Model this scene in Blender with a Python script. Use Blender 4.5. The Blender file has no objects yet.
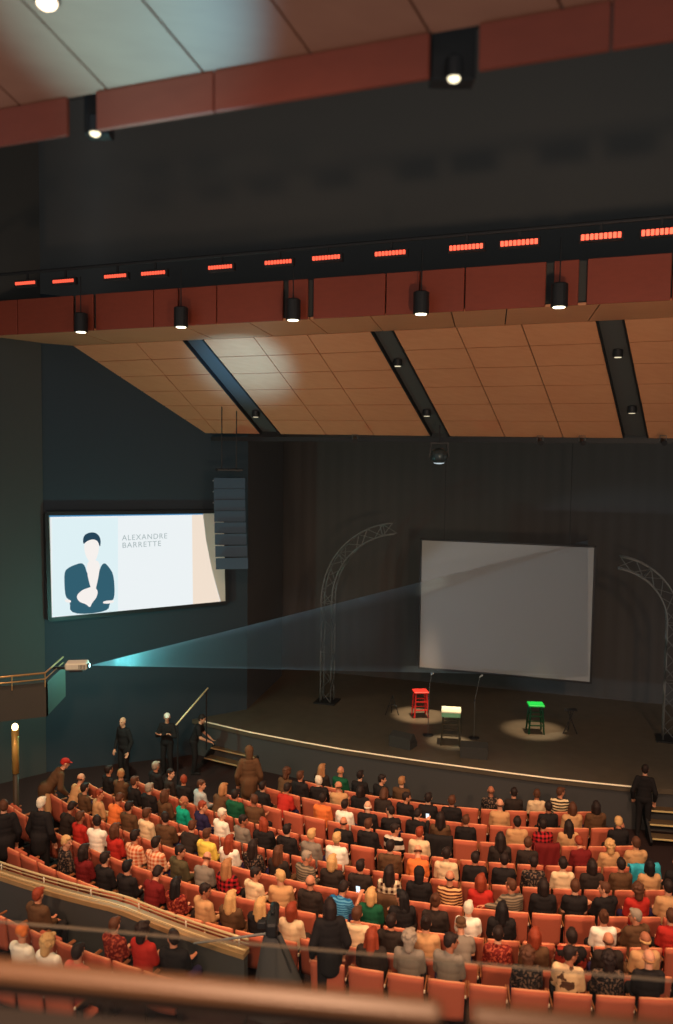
import bpy, math, random
from mathutils import Vector, Matrix, noise
random.seed(7)
SC = bpy.context.scene
COL = SC.collection
PI = math.pi
sin, cos = math.sin, math.cos

# ------------------------------------------------------------------ camera
F = 820.0; PITCH = math.atan(57/820); ROLL = .012; H = 8.8      # eye height above the front stalls floor
EYE = Vector((0, 0, H))
def ray(x, y):
    a = (x-336.5)/F; b = -(y-512)/F
    c, s = cos(ROLL), sin(ROLL)
    a, b = c*a-s*b, s*a+c*b
    return Vector((a, cos(PITCH)+b*sin(PITCH), -sin(PITCH)+b*cos(PITCH)))
def on_z(x, y, z):
    r = ray(x, y); return EYE + r*((z-H)/r.z)
def at_y(x, y, Y):
    r = ray(x, y); return EYE + r*(Y/r.y)
def on_plane(x, y, p, n):
    r = ray(x, y); return EYE + r*((p-EYE).dot(n)/r.dot(n))
def project(P):
    d = P-EYE
    zc = d.y*cos(PITCH)-d.z*sin(PITCH); yc = d.y*sin(PITCH)+d.z*cos(PITCH); xc = d.x
    a, b = xc/zc, yc/zc
    c, s = cos(-ROLL), sin(-ROLL)
    a, b = c*a-s*b, s*a+c*b
    return 336.5+a*F, 512-b*F
cam_d = bpy.data.cameras.new('camera'); cam = bpy.data.objects.new('camera', cam_d); COL.objects.link(cam)
cam_d.sensor_fit = 'VERTICAL'; cam_d.sensor_height = 36; cam_d.lens = 36*F/1024
cam_d.clip_end = 200; cam_d.clip_start = .05
fwd = Vector((0, cos(PITCH), -sin(PITCH))); up = Vector((0, sin(PITCH), cos(PITCH))); rt = Vector((1, 0, 0))
r2 = rt*cos(ROLL)+up*sin(ROLL)*1; u2 = up*cos(ROLL)-rt*sin(ROLL)
M = Matrix(((r2.x, u2.x, -fwd.x), (r2.y, u2.y, -fwd.y), (r2.z, u2.z, -fwd.z))).to_4x4(); M.translation = EYE
cam.matrix_world = M
cam_d.dof.use_dof = True; cam_d.dof.focus_distance = 17.0; cam_d.dof.aperture_fstop = .62
SC.camera = cam
SC.view_settings.view_transform = 'Standard'; SC.view_settings.look = 'None'
SC.view_settings.gamma = 1; SC.view_settings.exposure = 0; SC.view_settings.use_curve_mapping = False

# ------------------------------------------------------------------ materials
def lin(c):
    return tuple((v/255/12.92 if v/255 <= .04045 else ((v/255+.055)/1.055)**2.4) for v in c)+(1,)
MATS = {}
def mat(name, rgb, rough=.8, metal=0, emit=None, es=1.0, bump=0, bscale=60, var=0, spec=.3):
    if name in MATS: return MATS[name]
    m = bpy.data.materials.new(name); m.use_nodes = True; MATS[name] = m
    nt = m.node_tree; b = nt.nodes['Principled BSDF']
    b.inputs['Base Color'].default_value = lin(rgb); b.inputs['Roughness'].default_value = rough
    b.inputs['Metallic'].default_value = metal; b.inputs['Specular IOR Level'].default_value = spec
    if emit:
        b.inputs['Emission Color'].default_value = lin(emit); b.inputs['Emission Strength'].default_value = es
    if bump or var:
        tc = nt.nodes.new('ShaderNodeTexCoord'); n = nt.nodes.new('ShaderNodeTexNoise')
        n.inputs['Scale'].default_value = bscale; n.inputs['Detail'].default_value = 3
        nt.links.new(tc.outputs['Object'], n.inputs['Vector'])
        if bump:
            bp = nt.nodes.new('ShaderNodeBump'); bp.inputs['Strength'].default_value = bump; bp.inputs['Distance'].default_value = .01
            nt.links.new(n.outputs['Fac'], bp.inputs['Height']); nt.links.new(bp.outputs['Normal'], b.inputs['Normal'])
        if var:
            mx = nt.nodes.new('ShaderNodeMix'); mx.data_type = 'RGBA'
            c = lin(rgb)
            mx.inputs[6].default_value = tuple(v*(1-var) for v in c[:3])+(1,); mx.inputs[7].default_value = tuple(min(1, v*(1+var)) for v in c[:3])+(1,)
            nt.links.new(n.outputs['Fac'], mx.inputs[0]); nt.links.new(mx.outputs[2], b.inputs['Base Color'])
    return m
def pattern(name, c1, c2, kind, sx=14., sz=14.):
    if name in MATS: return MATS[name]
    m = bpy.data.materials.new(name); m.use_nodes = True; MATS[name] = m
    nt = m.node_tree; b = nt.nodes['Principled BSDF']; b.inputs['Roughness'].default_value = .9; b.inputs['Specular IOR Level'].default_value = .1
    tc = nt.nodes.new('ShaderNodeTexCoord'); sp = nt.nodes.new('ShaderNodeSeparateXYZ'); nt.links.new(tc.outputs['Object'], sp.inputs[0])
    def stripe(ax, s, w):
        a = nt.nodes.new('ShaderNodeMath'); a.operation = 'MULTIPLY'; a.inputs[1].default_value = s; nt.links.new(sp.outputs[ax], a.inputs[0])
        f = nt.nodes.new('ShaderNodeMath'); f.operation = 'FRACT'; nt.links.new(a.outputs[0], f.inputs[0])
        l = nt.nodes.new('ShaderNodeMath'); l.operation = 'LESS_THAN'; l.inputs[1].default_value = w; nt.links.new(f.outputs[0], l.inputs[0])
        return l.outputs[0]
    mx = nt.nodes.new('ShaderNodeMix'); mx.data_type = 'RGBA'; mx.inputs[6].default_value = lin(c1); mx.inputs[7].default_value = lin(c2)
    if kind == 'stripes':
        nt.links.new(stripe('Z', sz, .5), mx.inputs[0])
    elif kind == 'plaid':
        a = nt.nodes.new('ShaderNodeMath'); a.operation = 'ADD'; nt.links.new(stripe('X', sx, .5), a.inputs[0]); nt.links.new(stripe('Z', sz, .5), a.inputs[1])
        d = nt.nodes.new('ShaderNodeMath'); d.operation = 'MULTIPLY'; d.inputs[1].default_value = .5; nt.links.new(a.outputs[0], d.inputs[0]); nt.links.new(d.outputs[0], mx.inputs[0])
    elif kind == 'blotch':
        n = nt.nodes.new('ShaderNodeTexNoise'); n.inputs['Scale'].default_value = sx; n.inputs['Detail'].default_value = 4; nt.links.new(tc.outputs['Object'], n.inputs['Vector'])
        l = nt.nodes.new('ShaderNodeMath'); l.operation = 'GREATER_THAN'; l.inputs[1].default_value = .54; nt.links.new(n.outputs['Fac'], l.inputs[0]); nt.links.new(l.outputs[0], mx.inputs[0])
    nt.links.new(mx.outputs[2], b.inputs['Base Color'])
    return m
def wood(name, c1, c2, rough=.45, scale=(1.2, 9, 9)):
    if name in MATS: return MATS[name]
    m = bpy.data.materials.new(name); m.use_nodes = True; MATS[name] = m
    nt = m.node_tree; b = nt.nodes['Principled BSDF']; b.inputs['Roughness'].default_value = rough; b.inputs['Specular IOR Level'].default_value = .35
    tc = nt.nodes.new('ShaderNodeTexCoord'); mp = nt.nodes.new('ShaderNodeMapping'); mp.inputs['Scale'].default_value = scale
    n = nt.nodes.new('ShaderNodeTexNoise'); n.inputs['Scale'].default_value = 1.5; n.inputs['Detail'].default_value = 5
    n2 = nt.nodes.new('ShaderNodeTexNoise'); n2.inputs['Scale'].default_value = .8
    mx = nt.nodes.new('ShaderNodeMix'); mx.data_type = 'RGBA'; mx.inputs[6].default_value = lin(c1); mx.inputs[7].default_value = lin(c2)
    ad = nt.nodes.new('ShaderNodeMath'); ad.operation = 'MULTIPLY_ADD'; ad.inputs[1].default_value = .6
    mu = nt.nodes.new('ShaderNodeMath'); mu.operation = 'MULTIPLY'; mu.inputs[1].default_value = .5
    nt.links.new(tc.outputs['Object'], mp.inputs['Vector']); nt.links.new(mp.outputs[0], n.inputs['Vector']); nt.links.new(tc.outputs['Object'], n2.inputs['Vector'])
    nt.links.new(n.outputs['Fac'], ad.inputs[0]); nt.links.new(n2.outputs['Fac'], mu.inputs[0]); nt.links.new(mu.outputs[0], ad.inputs[2])
    nt.links.new(ad.outputs[0], mx.inputs[0]); nt.links.new(mx.outputs[2], b.inputs['Base Color'])
    return m
BLACK = mat('black_drape', (78, 77, 76), .95, bump=.2, bscale=4, spec=.05)
BLACKM = mat('black_metal', (42, 42, 43), .5, .3)
DARK = mat('dark_panel', (74, 74, 72), .8, spec=.1)
NAVY = mat('navy_wall', (54, 62, 69), .85, bump=.1, bscale=3, spec=.1)
TRUSS = mat('aluminium_truss', (112, 114, 112), .5, .6)
SEATF = mat('seat_fabric', (184, 96, 72), .9, bump=.3, bscale=90, var=.12, spec=.15)
SEATB = mat('seat_shell', (176, 90, 66), .5, bump=.1, bscale=40, var=.1, spec=.3)
SEATT = mat('seat_highlight', (222, 140, 98), .45, spec=.4)
ARM = mat('arm_wood', (150, 92, 56), .4)
FRAME = mat('seat_frame', (34, 30, 30), .5, .4)
PANW = wood('ceiling_wood', (184, 118, 82), (208, 148, 106))
PANR = wood('fascia_wood', (120, 52, 36), (146, 66, 46), .5)
CARPET = mat('aisle_carpet', (46, 30, 28), .95, bump=.4, bscale=40, var=.2)
STAGEF = mat('stage_boards', (92, 82, 68), .38, bump=.15, bscale=3, var=.25, spec=.4)
WHITE = mat('white_edge', (235, 225, 205), .5)
BRASS = mat('brass_rail', (190, 150, 96), .35, .6)
GOLD = mat('parapet_cap', (164, 132, 90), .45, .1, var=.15, bscale=6)

# ------------------------------------------------------------------ mesh builder
class MB:
    def __init__(s): s.v = []; s.f = []
    def add(s, vs, fs, Mx=None):
        k = len(s.v)
        s.v += [tuple(Mx @ Vector(v)) if Mx is not None else tuple(v) for v in vs]
        s.f += [tuple(i+k for i in f) for f in fs]; return s
    def box(s, c, d, Mx=None, bev=0):
        x, y, z = d[0]/2, d[1]/2, d[2]/2
        if bev <= 0:
            vs = [(c[0]+i*x, c[1]+j*y, c[2]+k*z) for k in (-1, 1) for j in (-1, 1) for i in (-1, 1)]
            return s.add(vs, [(0, 2, 3, 1), (4, 5, 7, 6), (0, 1, 5, 4), (1, 3, 7, 5), (3, 2, 6, 7), (2, 0, 4, 6)], Mx)
        vs = []; idx = {}
        for i in (-1, 1):
            for j in (-1, 1):
                for k in (-1, 1):
                    for a in range(3):
                        p = [i*(x-bev), j*(y-bev), k*(z-bev)]
                        p[a] = (i*x, j*y, k*z)[a]
                        idx[(i, j, k, a)] = len(vs); vs.append((c[0]+p[0], c[1]+p[1], c[2]+p[2]))
        fs = []
        for a in range(3):
            b1, c1 = (a+1) % 3, (a+2) % 3
            for sg in (-1, 1):
                q = []
                for (u, w) in ((-1, -1), (1, -1), (1, 1), (-1, 1)):
                    t = [0, 0, 0]; t[a] = sg; t[b1] = u; t[c1] = w; q.append(idx[(t[0], t[1], t[2], a)])
                fs.append(tuple(q if sg > 0 else q[::-1]))
            for u in (-1, 1):
                for w in (-1, 1):
                    t1 = [0, 0, 0]; t2 = [0, 0, 0]
                    t1[b1] = t2[b1] = u; t1[c1] = t2[c1] = w; t1[a] = -1; t2[a] = 1
                    fs.append((idx[(*t1, b1)], idx[(*t2, b1)], idx[(*t2, c1)], idx[(*t1, c1)]))
        for i in (-1, 1):
            for j in (-1, 1):
                for k in (-1, 1): fs.append((idx[(i, j, k, 0)], idx[(i, j, k, 1)], idx[(i, j, k, 2)]))
        return s.add(vs, fs, Mx)
    def beam(s, p, q, w, h):
        p, q = Vector(p), Vector(q); d = q-p; L = d.length; m = d.to_track_quat('Y', 'Z').to_matrix().to_4x4(); m.translation = (p+q)/2
        return s.box((0, 0, 0), (w, L, h), m)
    def rings(s, rs, close=True):
        n = len(rs[0]); vs = [v for r in rs for v in r]; fs = []
        for i in range(len(rs)-1):
            for j in range(n):
                fs.append((i*n+j, i*n+(j+1) % n, (i+1)*n+(j+1) % n, (i+1)*n+j))
        if close: fs.append(tuple(range(n))[::-1]); fs.append(tuple((len(rs)-1)*n+j for j in range(n)))
        return s.add(vs, fs)
    def cyl(s, p, q, r1, r2=None, n=16):
        r2 = r1 if r2 is None else r2; p, q = Vector(p), Vector(q); m = (q-p).to_track_quat('Z', 'X').to_matrix()
        return s.rings([[c+m @ Vector((r*cos(a), r*sin(a), 0)) for a in [2*PI*i/n for i in range(n)]] for c, r in ((p, r1), (q, r2))])
    def lathe(s, p, prof, n=20, axis='Z'):
        p = Vector(p)
        return s.rings([[p+Vector((r*cos(a), r*sin(a), z)) for a in [2*PI*i/n for i in range(n)]] for r, z in prof])
    def tube(s, pts, r, n=8, closed=False):
        pts = [Vector(p) for p in pts]; rs = []
        for i, p in enumerate(pts):
            d = (pts[min(i+1, len(pts)-1)]-pts[max(i-1, 0)]).normalized()
            m = d.to_track_quat('Z', 'Y').to_matrix()
            rs.append([p+m @ Vector((r*cos(2*PI*k/n), r*sin(2*PI*k/n), 0)) for k in range(n)])
        return s.rings(rs)
    def cap(s, p, q, r1, r2=None, n=12):
        r2 = r1 if r2 is None else r2; p, q = Vector(p), Vector(q); d = q-p
        m = d.to_track_quat('Z', 'Y').to_matrix(); L = d.length; rs = []
        for k in range(1, 5):
            a = PI/2*k/4; rs.append((-r1*cos(a), r1*sin(a)))
        for k in range(0, 4):
            a = PI/2*k/4; rs.append((L+r2*sin(a), r2*cos(a)))
        return s.rings([[p+m @ Vector((r*cos(2*PI*k/n), r*sin(2*PI*k/n), z)) for k in range(n)] for z, r in rs])
    def ell(s, c, r, Mx=None, n=14, m=9):
        c = Vector(c); rs = []
        Mr = Mx if Mx is not None else Matrix.Identity(3)
        for i in range(1, m):
            a = PI*i/m
            rs.append([c+Mr @ Vector((r[0]*sin(a)*cos(2*PI*k/n), r[1]*sin(a)*sin(2*PI*k/n), -r[2]*cos(a))) for k in range(n)])
        return s.rings(rs)
    def mesh(s, name, material=None, smooth=False):
        me = bpy.data.meshes.new(name); me.from_pydata(s.v, [], s.f); me.validate()
        if smooth: me.polygons.foreach_set('use_smooth', [True]*len(me.polygons))
        if material: me.materials.append(material)
        me.update(); return me
def link(name, me, parent=None, loc=None, rz=0):
    o = bpy.data.objects.new(name, me); COL.objects.link(o)
    if parent: o.parent = parent
    if loc is not None: o.location = loc
    if rz: o.rotation_euler.z = rz
    return o
def obj(name, mb, material, parent=None, smooth=False, label=None):
    o = link(name, mb.mesh(name, material, smooth), parent)
    if label: o['label'] = label
    return o
def tag(o, label, cat, group=None):
    o['label'] = label; o['category'] = cat
    if group: o['group'] = group
    return o
def empty(name, loc, label, cat, group=None, rz=0):
    o = bpy.data.objects.new(name, None); COL.objects.link(o); o.location = loc; o.rotation_euler.z = rz; o.empty_display_size = .2
    return tag(o, label, cat, group)
def struct(name, mb, material, parent=None, smooth=False):
    o = obj(name, mb, material, parent, smooth)
    if not parent: o['kind'] = 'structure'
    return o
def remesh(mb, name, voxel, material, smooth=2):
    me = mb.mesh(name); o = bpy.data.objects.new(name, me); COL.objects.link(o)
    r = o.modifiers.new('r', 'REMESH'); r.mode = 'VOXEL'; r.voxel_size = voxel; r.use_smooth_shade = True
    if smooth:
        sm = o.modifiers.new('s', 'SMOOTH'); sm.iterations = smooth; sm.factor = .5
    dg = bpy.context.evaluated_depsgraph_get(); dg.update()
    out = bpy.data.meshes.new_from_object(o.evaluated_get(dg)); out.name = name
    bpy.data.objects.remove(o); bpy.data.meshes.remove(me)
    out.materials.clear(); out.materials.append(material); return out

# ------------------------------------------------------------------ hall geometry (polar rows about a point on the stage)
C0 = Vector((4.91, 28.718)); R0 = 10.749; RP = .988; SL = .088
RIDX = {9: 8.58, 10: 9.5}
def row_r(i): return R0+RP*RIDX.get(i, i)
def floor_z(r, ph):
    base = max(0, SL*(r-R0)); t = (r-row_r(6.3))/RP
    if t > 0:
        w = min(1, max(0, (19-ph)/2.5))
        base += w*min(.45, .27*max(0, t-.3))
    return base
def pol(r, ph, z=None):
    a = math.radians(ph); x = C0.x-r*sin(a); y = C0.y-r*cos(a)
    return Vector((x, y, floor_z(r, ph) if z is None else z))
def hit_row(x, y, hz):
    d = ray(x, y); h = H-1
    for _ in range(25):
        P = d*(-h/d.z); dx, dy = C0.x-P.x, C0.y-P.y; r = math.hypot(dx, dy); ph = math.degrees(math.atan2(dx, dy))
        h = .5*h+.5*(H-floor_z(r, ph)-hz)
    return r, ph
STAGE_Z = 1.05
edge_px = [(205, 722), (250, 732.5), (300, 742), (342, 749.5), (385, 756), (428, 762.3), (470, 768), (510, 773.4), (550, 778.5), (592, 783), (632, 787)]
edge = [on_z(x, y, STAGE_Z) for x, y in edge_px]
d = (edge[-1]-edge[-3]).normalized(); edge += [edge[-1]+d*1.5+Vector((0, .15, 0)), edge[-1]+d*4+Vector((0, .6, 0)), edge[-1]+d*9+Vector((0, 2, 0))]
d = (edge[0]-edge[2]).normalized(); edge = [edge[0]+d*2]+edge
TH = math.radians(17.5)
AX = Vector((cos(TH), -sin(TH), 0)); AN = Vector((sin(TH), cos(TH), 0))        # along the stage front, and away from the audience

# floor
fb = MB(); rr = [0+i*.6 for i in range(0, 16)]+[R0-.9+RP*.25*i for i in range(0, 48)]; pp = list(range(-60, 76, 3))
for r in rr:
    for p_ in pp: fb.v.append(tuple(pol(max(r, .01), p_)))
n = len(pp)
for i in range(len(rr)-1):
    for j in range(n-1): fb.f.append((i*n+j, i*n+j+1, (i+1)*n+j+1, (i+1)*n+j))
struct('floor', fb, CARPET, smooth=True)

# stage: boards, front and lit lip
back = [e+AN*14 for e in edge]
sb = MB(); k = len(edge)
for e in edge: sb.v.append((e.x, e.y, STAGE_Z))
for e in back: sb.v.append((e.x, e.y, STAGE_Z))
for e in edge: sb.v.append((e.x, e.y, STAGE_Z-.12))
for i in range(k-1):
    sb.f.append((i, i+1, k+i+1, k+i)); sb.f.append((2*k+i, 2*k+i+1, i+1, i))
stage = struct('floor', sb, STAGEF)
fr = MB()
for i in range(k-1):
    a, b = edge[i]+AN*.06, edge[i+1]+AN*.06
    fr.add([(a.x, a.y, -.02), (b.x, b.y, -.02), (b.x, b.y, STAGE_Z-.12), (a.x, a.y, STAGE_Z-.12)], [(0, 1, 2, 3)])
struct('trim_1', fr, BLACK)
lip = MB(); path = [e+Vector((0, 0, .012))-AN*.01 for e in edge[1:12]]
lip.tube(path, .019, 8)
struct('trim_2', lip, mat('stage_lip', (250, 228, 190), .4, emit=(255, 220, 170), es=.28), smooth=True)  # white lip glows faintly in place of the light on it

# stage back and side drapes (folded cloth)
def drape(a, b, z0, z1, name, m=BLACK, fold=.015, step=.12):
    a, b = Vector((a.x, a.y, 0)), Vector((b.x, b.y, 0)); L = (b-a).length; t = (b-a).normalized(); nn = Vector((-t.y, t.x, 0)); k = int(L/step); mb = MB()
    for i in range(k+1):
        q = a+t*(L*i/k)+nn*(fold*sin(i*1.7)+fold*.5*sin(i*.61)); mb.v += [(q.x, q.y, z0), (q.x, q.y, z1)]
    for i in range(k): mb.f.append((2*i, 2*i+2, 2*i+3, 2*i+1))
    o = struct(name, mb, m, smooth=True); return o
SCC = Vector((4.95, 23.85, 0))
drape(SCC+AN*3.2-AX*13, SCC+AN*3.2+AX*12, STAGE_Z, 17, 'wall_back')
drape(SCC+AN*3.2-AX*9.3, SCC-AN*1.0-AX*8.6, STAGE_Z, 14, 'wall_left')

# ------------------------------------------------------------------ ceilings
m38 = -.385
L38 = Vector((1, m38, 0)).normalized()
def lip_line(u, Y0):          # point on line Y=Y0+m38*X with direction ratio u
    Y = Y0/(1-m38*u); return Vector((u*Y, Y, 0))
Yf = 16.75                     # second fascia
FZ0, FZ1 = H+2.76, H+3.57
def fpt(X, z, off=0): return Vector((X, Yf+m38*X+off, z))
nf = Vector((-m38, 1, 0)).normalized()
def fascia_x(px, py): return on_plane(px, py, fpt(0, H), nf).x
fb = MB()
cuts = [(-40, 318), (18, 315), (75, 312), (95, 310), (154, 308), (179, 304), (217, 302), (286, 298), (311, 296), (386, 291), (420, 288), (465, 287), (550, 281), (583, 280), (672, 276), (760, 268), (860, 262)]
gap = {75: .035, 95: .035, 286: .06, 311: .06, 550: .07, 583: .07, 179: .02}
for (xa, ya), (xb, yb) in zip(cuts[:-1], cuts[1:]):
    A = fascia_x(xa, ya)+gap.get(xa, .012); B = fascia_x(xb, yb)-gap.get(xb, .012)
    a = fpt(A, (FZ0+FZ1)/2); b = fpt(B, (FZ0+FZ1)/2); c = (a+b)/2; mm = Matrix.Rotation(math.atan2(m38, 1), 4, 'Z'); mm.translation = c
    fb.box((0, 0, 0), ((b-a).length, .05, FZ1-FZ0), mm, .008)
struct('trim_3', fb, PANR)
bk = MB(); a = fpt(-11, (FZ0+FZ1)/2+.02, .12); b = fpt(12, (FZ0+FZ1)/2+.02, .12); mm = Matrix.Rotation(math.atan2(m38, 1), 4, 'Z'); mm.translation = (a+b)/2
bk.box((0, 0, 0), ((b-a).length, .04, FZ1-FZ0-.05), mm); struct('trim_4', bk, DARK)
# flat soffit behind the fascia, then the sloping main ceiling
def front_line(X, z=0): return Vector((X, 18.85-.40*X, z))
def far_line(X, z=0): return Vector((X, 22.25-.385*X, z))
P1 = front_line(-4, FZ0); P2 = front_line(6, FZ0); P3 = far_line(1, H+.53)
PNn = (P2-P1).cross(P3-P1).normalized()
def onmain(x, y): return on_plane(x, y, P1, PNn)
# left junction with the side wall
J0 = onmain(78, 349); J1 = onmain(210, 436)
wd = Vector((J1.x-J0.x, J1.y-J0.y, 0)).normalized(); wn = Vector((wd.y, -wd.x, 0))     # wn faces the audience
so = MB(); 
def slab(mb, poly, t, nrm):
    k = len(poly); vs = [tuple(p) for p in poly]+[tuple(Vector(p)+nrm*t) for p in poly]
    mb.add(vs, [tuple(range(k)), tuple(range(k, 2*k))[::-1]]+[(i, i+k, (i+1) % k+k, (i+1) % k) for i in range(k)])
seams = [-60, 78, 185, 250, 310, 370, 450, 505, 597, 700, 840]
for xa, xb in zip(seams[:-1], seams[1:]):
    ya, yb = 337-(xa*.052), 337-(xb*.052)
    A = on_plane(xa+.6, ya, Vector((0, 0, FZ0)), Vector((0, 0, 1))).x; B = on_plane(xb-.6, yb, Vector((0, 0, FZ0)), Vector((0, 0, 1))).x
    slab(so, [fpt(A, FZ0, .03), fpt(B, FZ0, .03), front_line(B+.35, FZ0), front_line(A+.35, FZ0)], .05, Vector((0, 0, 1)))
struct('ceiling', so, PANW)
# seam lines (pixel pairs read once, turned into straight joints lying in the ceiling plane)
base_seams = [((-20, 354), (118, 437)), ((66, 354), (170, 437)), ((146, 354), (220, 437)), ((185, 343), (263, 437)), ((206, 343), (283, 437)), ((255, 339), (328, 437)), ((308, 336), (375, 437)), ((371, 332), (431, 437)), ((394, 332), (450, 437)),
              ((457, 329), (505, 437)), ((522, 326), (563, 437)), ((596, 321), (623, 437)), ((624, 320), (648, 437)), ((700, 316), (716, 437)), ((768, 312), (778, 437)), ((840, 308), (845, 437))]
SLOTS = {3: 1, 7: 1, 11: 1}
def line2(pa, pb):
    a, b = onmain(*pa), onmain(*pb); return a, b
def cross_lines(a, b, c, d_):          # in-plane intersection in plan
    r = Vector((b.x-a.x, b.y-a.y)); s = Vector((d_.x-c.x, d_.y-c.y)); den = r.x*s.y-r.y*s.x
    t = ((c.x-a.x)*s.y-(c.y-a.y)*s.x)/den; return a+(b-a)*t
NR = 6
fl0, fl1 = front_line(-30, FZ0), front_line(30, FZ0); fa0, fa1 = far_line(-30), far_line(30)
def zmain(p):
    return P1.z-((p.x-P1.x)*PNn.x+(p.y-P1.y)*PNn.y)/PNn.z
up_n = PNn if PNn.z > 0 else -PNn
mc = MB(); 
ends = []
for pa, pb in base_seams:
    a, b = line2(pa, pb); q0 = cross_lines(a, b, fl0, fl1); q1 = cross_lines(a, b, fa0, fa1)
    q0.z = zmain(q0); q1.z = zmain(q1); ends.append((q0, q1))
def inside_wall(p): return (p-J0).dot(wn) > -.02
def clip_poly(poly):
    out = []
    for i, p in enumerate(poly):
        q = poly[(i+1) % len(poly)]; dp = (p-J0).dot(wn); dq = (q-J0).dot(wn)
        if dp >= 0: out.append(p)
        if dp*dq < 0: out.append(p+(q-p)*(dp/(dp-dq)))
    return out
for i in range(len(ends)-1):
    if i in SLOTS: continue
    (a0, a1), (b0, b1) = ends[i], ends[i+1]
    for j in range(NR):
        t0, t1 = j/NR, (j+1)/NR
        g = .012
        def pt(s, t):
            p = a0.lerp(a1, t); q = b0.lerp(b1, t); return p.lerp(q, s)
        w = (b0-a0).length; l = (a1-a0).length
        poly = clip_poly([pt(g/w, t0+g/l), pt(1-g/w, t0+g/l), pt(1-g/w, t1-g/l), pt(g/w, t1-g/l)])
        if len(poly) > 2: slab(mc, poly, .04, up_n)
struct('ceiling', mc, PANW)
bkm = MB(); A = [ends[0][0], ends[-1][0], ends[-1][1], ends[0][1]]
poly = clip_poly([p+up_n*.09 for p in A]); slab(bkm, poly, .05, up_n)
struct('ceiling', bkm, DARK)
# slots are recessed channels: side cheeks
ch = MB()
for i in SLOTS:
    (a0, a1), (b0, b1) = ends[i], ends[i+1]
    for p, q in ((a0, a1), (b0, b1)): slab(ch, [p-up_n*.02, q-up_n*.02, q+up_n*.1, p+up_n*.1], .03, L38*(1 if p is a0 else -1))
struct('trim_5', ch, BLACKM)
# front edge of the ceiling end: a dark truss / bar line under the far edge
eb = MB(); a = far_line(-3.6, H+.42); b = far_line(11, H+.42); eb.beam(a, b, .1, .12)
struct('trim_6', eb, BLACKM)
# first fascia and first ceiling (near)
Y1 = 5.75; k1 = H+.0
def f1(X, z, off=0): return Vector((X, Y1+m38*X+off, z))
h1a, h1b = .4265*5.75, .476*5.75
fb = MB(); n1 = Vector((-m38, 1, 0)).normalized()
def f1x(px, py): return on_plane(px, py, f1(0, H), n1).x
for xa, xb in ((-120, 68), (97, 215), (215, 430), (478, 610), (610, 780)):
    A, B = f1x(xa, 90)+.004, f1x(xb, 60)-.004
    a, b = f1(A, H+(h1a+h1b)/2), f1(B, H+(h1a+h1b)/2); mm = Matrix.Rotation(math.atan2(m38, 1), 4, 'Z'); mm.translation = (a+b)/2
    fb.box((0, 0, 0), ((b-a).length, .04, h1b-h1a), mm, .006)
struct('trim_7', fb, PANR)
c1 = MB(); slope = .60
for i in range(-5, 10):
    A, B = i*.78-.2, (i+1)*.78-.218
    slab(c1, [f1(A, H+h1b), f1(B, H+h1b), f1(B-2.1, H+h1b+slope*3, -3), f1(A-2.1, H+h1b+slope*3, -3)], .04, Vector((0, 0, 1)))
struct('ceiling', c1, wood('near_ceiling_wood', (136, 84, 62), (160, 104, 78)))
c1b = MB(); slab(c1b, [f1(-5, H+h1b+.06), f1(6, H+h1b+.06), f1(6, H+h1b+.06+slope*3, -3), f1(-5, H+h1b+.06+slope*3, -3)], .05, Vector((0, 0, 1)))
struct('ceiling', c1b, DARK)
# dark plenum above
PLEN = mat('plenum_black', (84, 85, 85), .95, spec=.05)
pl = MB(); pl.box((0, 24, H+9.5), (50, 40, .2)); struct('ceiling', pl, PLEN)
pb = MB(); 
a, b = fpt(-14, 0, 3.2), fpt(16, 0, 3.2)
pb.add([(a.x, a.y, FZ1-.1), (b.x, b.y, FZ1-.1), (b.x, b.y, H+9.5), (a.x, a.y, H+9.5)], [(0, 1, 2, 3)]); struct('wall_upper', pb, PLEN)

# ------------------------------------------------------------------ left side wall with the projection screen
W0 = Vector((J0.x, J0.y, 0))
WL = W0-wd*.95; WR = W0+wd*5.0
sw = MB(); sw.add([(WL.x, WL.y, -.1), (WR.x, WR.y, -.1), (WR.x, WR.y, H+4), (WL.x, WL.y, H+4)], [(0, 1, 2, 3)])
bp_ = WL-wn*.2; 
struct('wall_left', sw, NAVY)
w2 = MB(); e2 = WL+Vector((-.62, -.79, 0))*14; s2 = WL+wn*.05
w2.add([(s2.x, s2.y, -.1), (s2.x, s2.y, H+9), (e2.x, e2.y, H+9), (e2.x, e2.y, -.1)], [(0, 1, 2, 3)]); struct('wall_side', w2, DARK)
w3 = MB(); w3.add([(WR.x, WR.y, -.1), (WR.x, WR.y, H+4), (WR.x+AN.x*4-.4, WR.y+AN.y*4, H+4), (WR.x+AN.x*4-.4, WR.y+AN.y*4, -.1)], [(0, 1, 2, 3)]); struct('wall_left', w3, BLACK)
w4 = MB(); rgt = edge[12]+Vector((3.2, 0, 0)); w4.add([(rgt.x, rgt.y-2, -.1), (rgt.x+3, rgt.y-16, -.1), (rgt.x+3, rgt.y-16, H+9), (rgt.x, rgt.y-2, H+9)], [(0, 1, 2, 3)]); struct('wall_right', w4, DARK)

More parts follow.
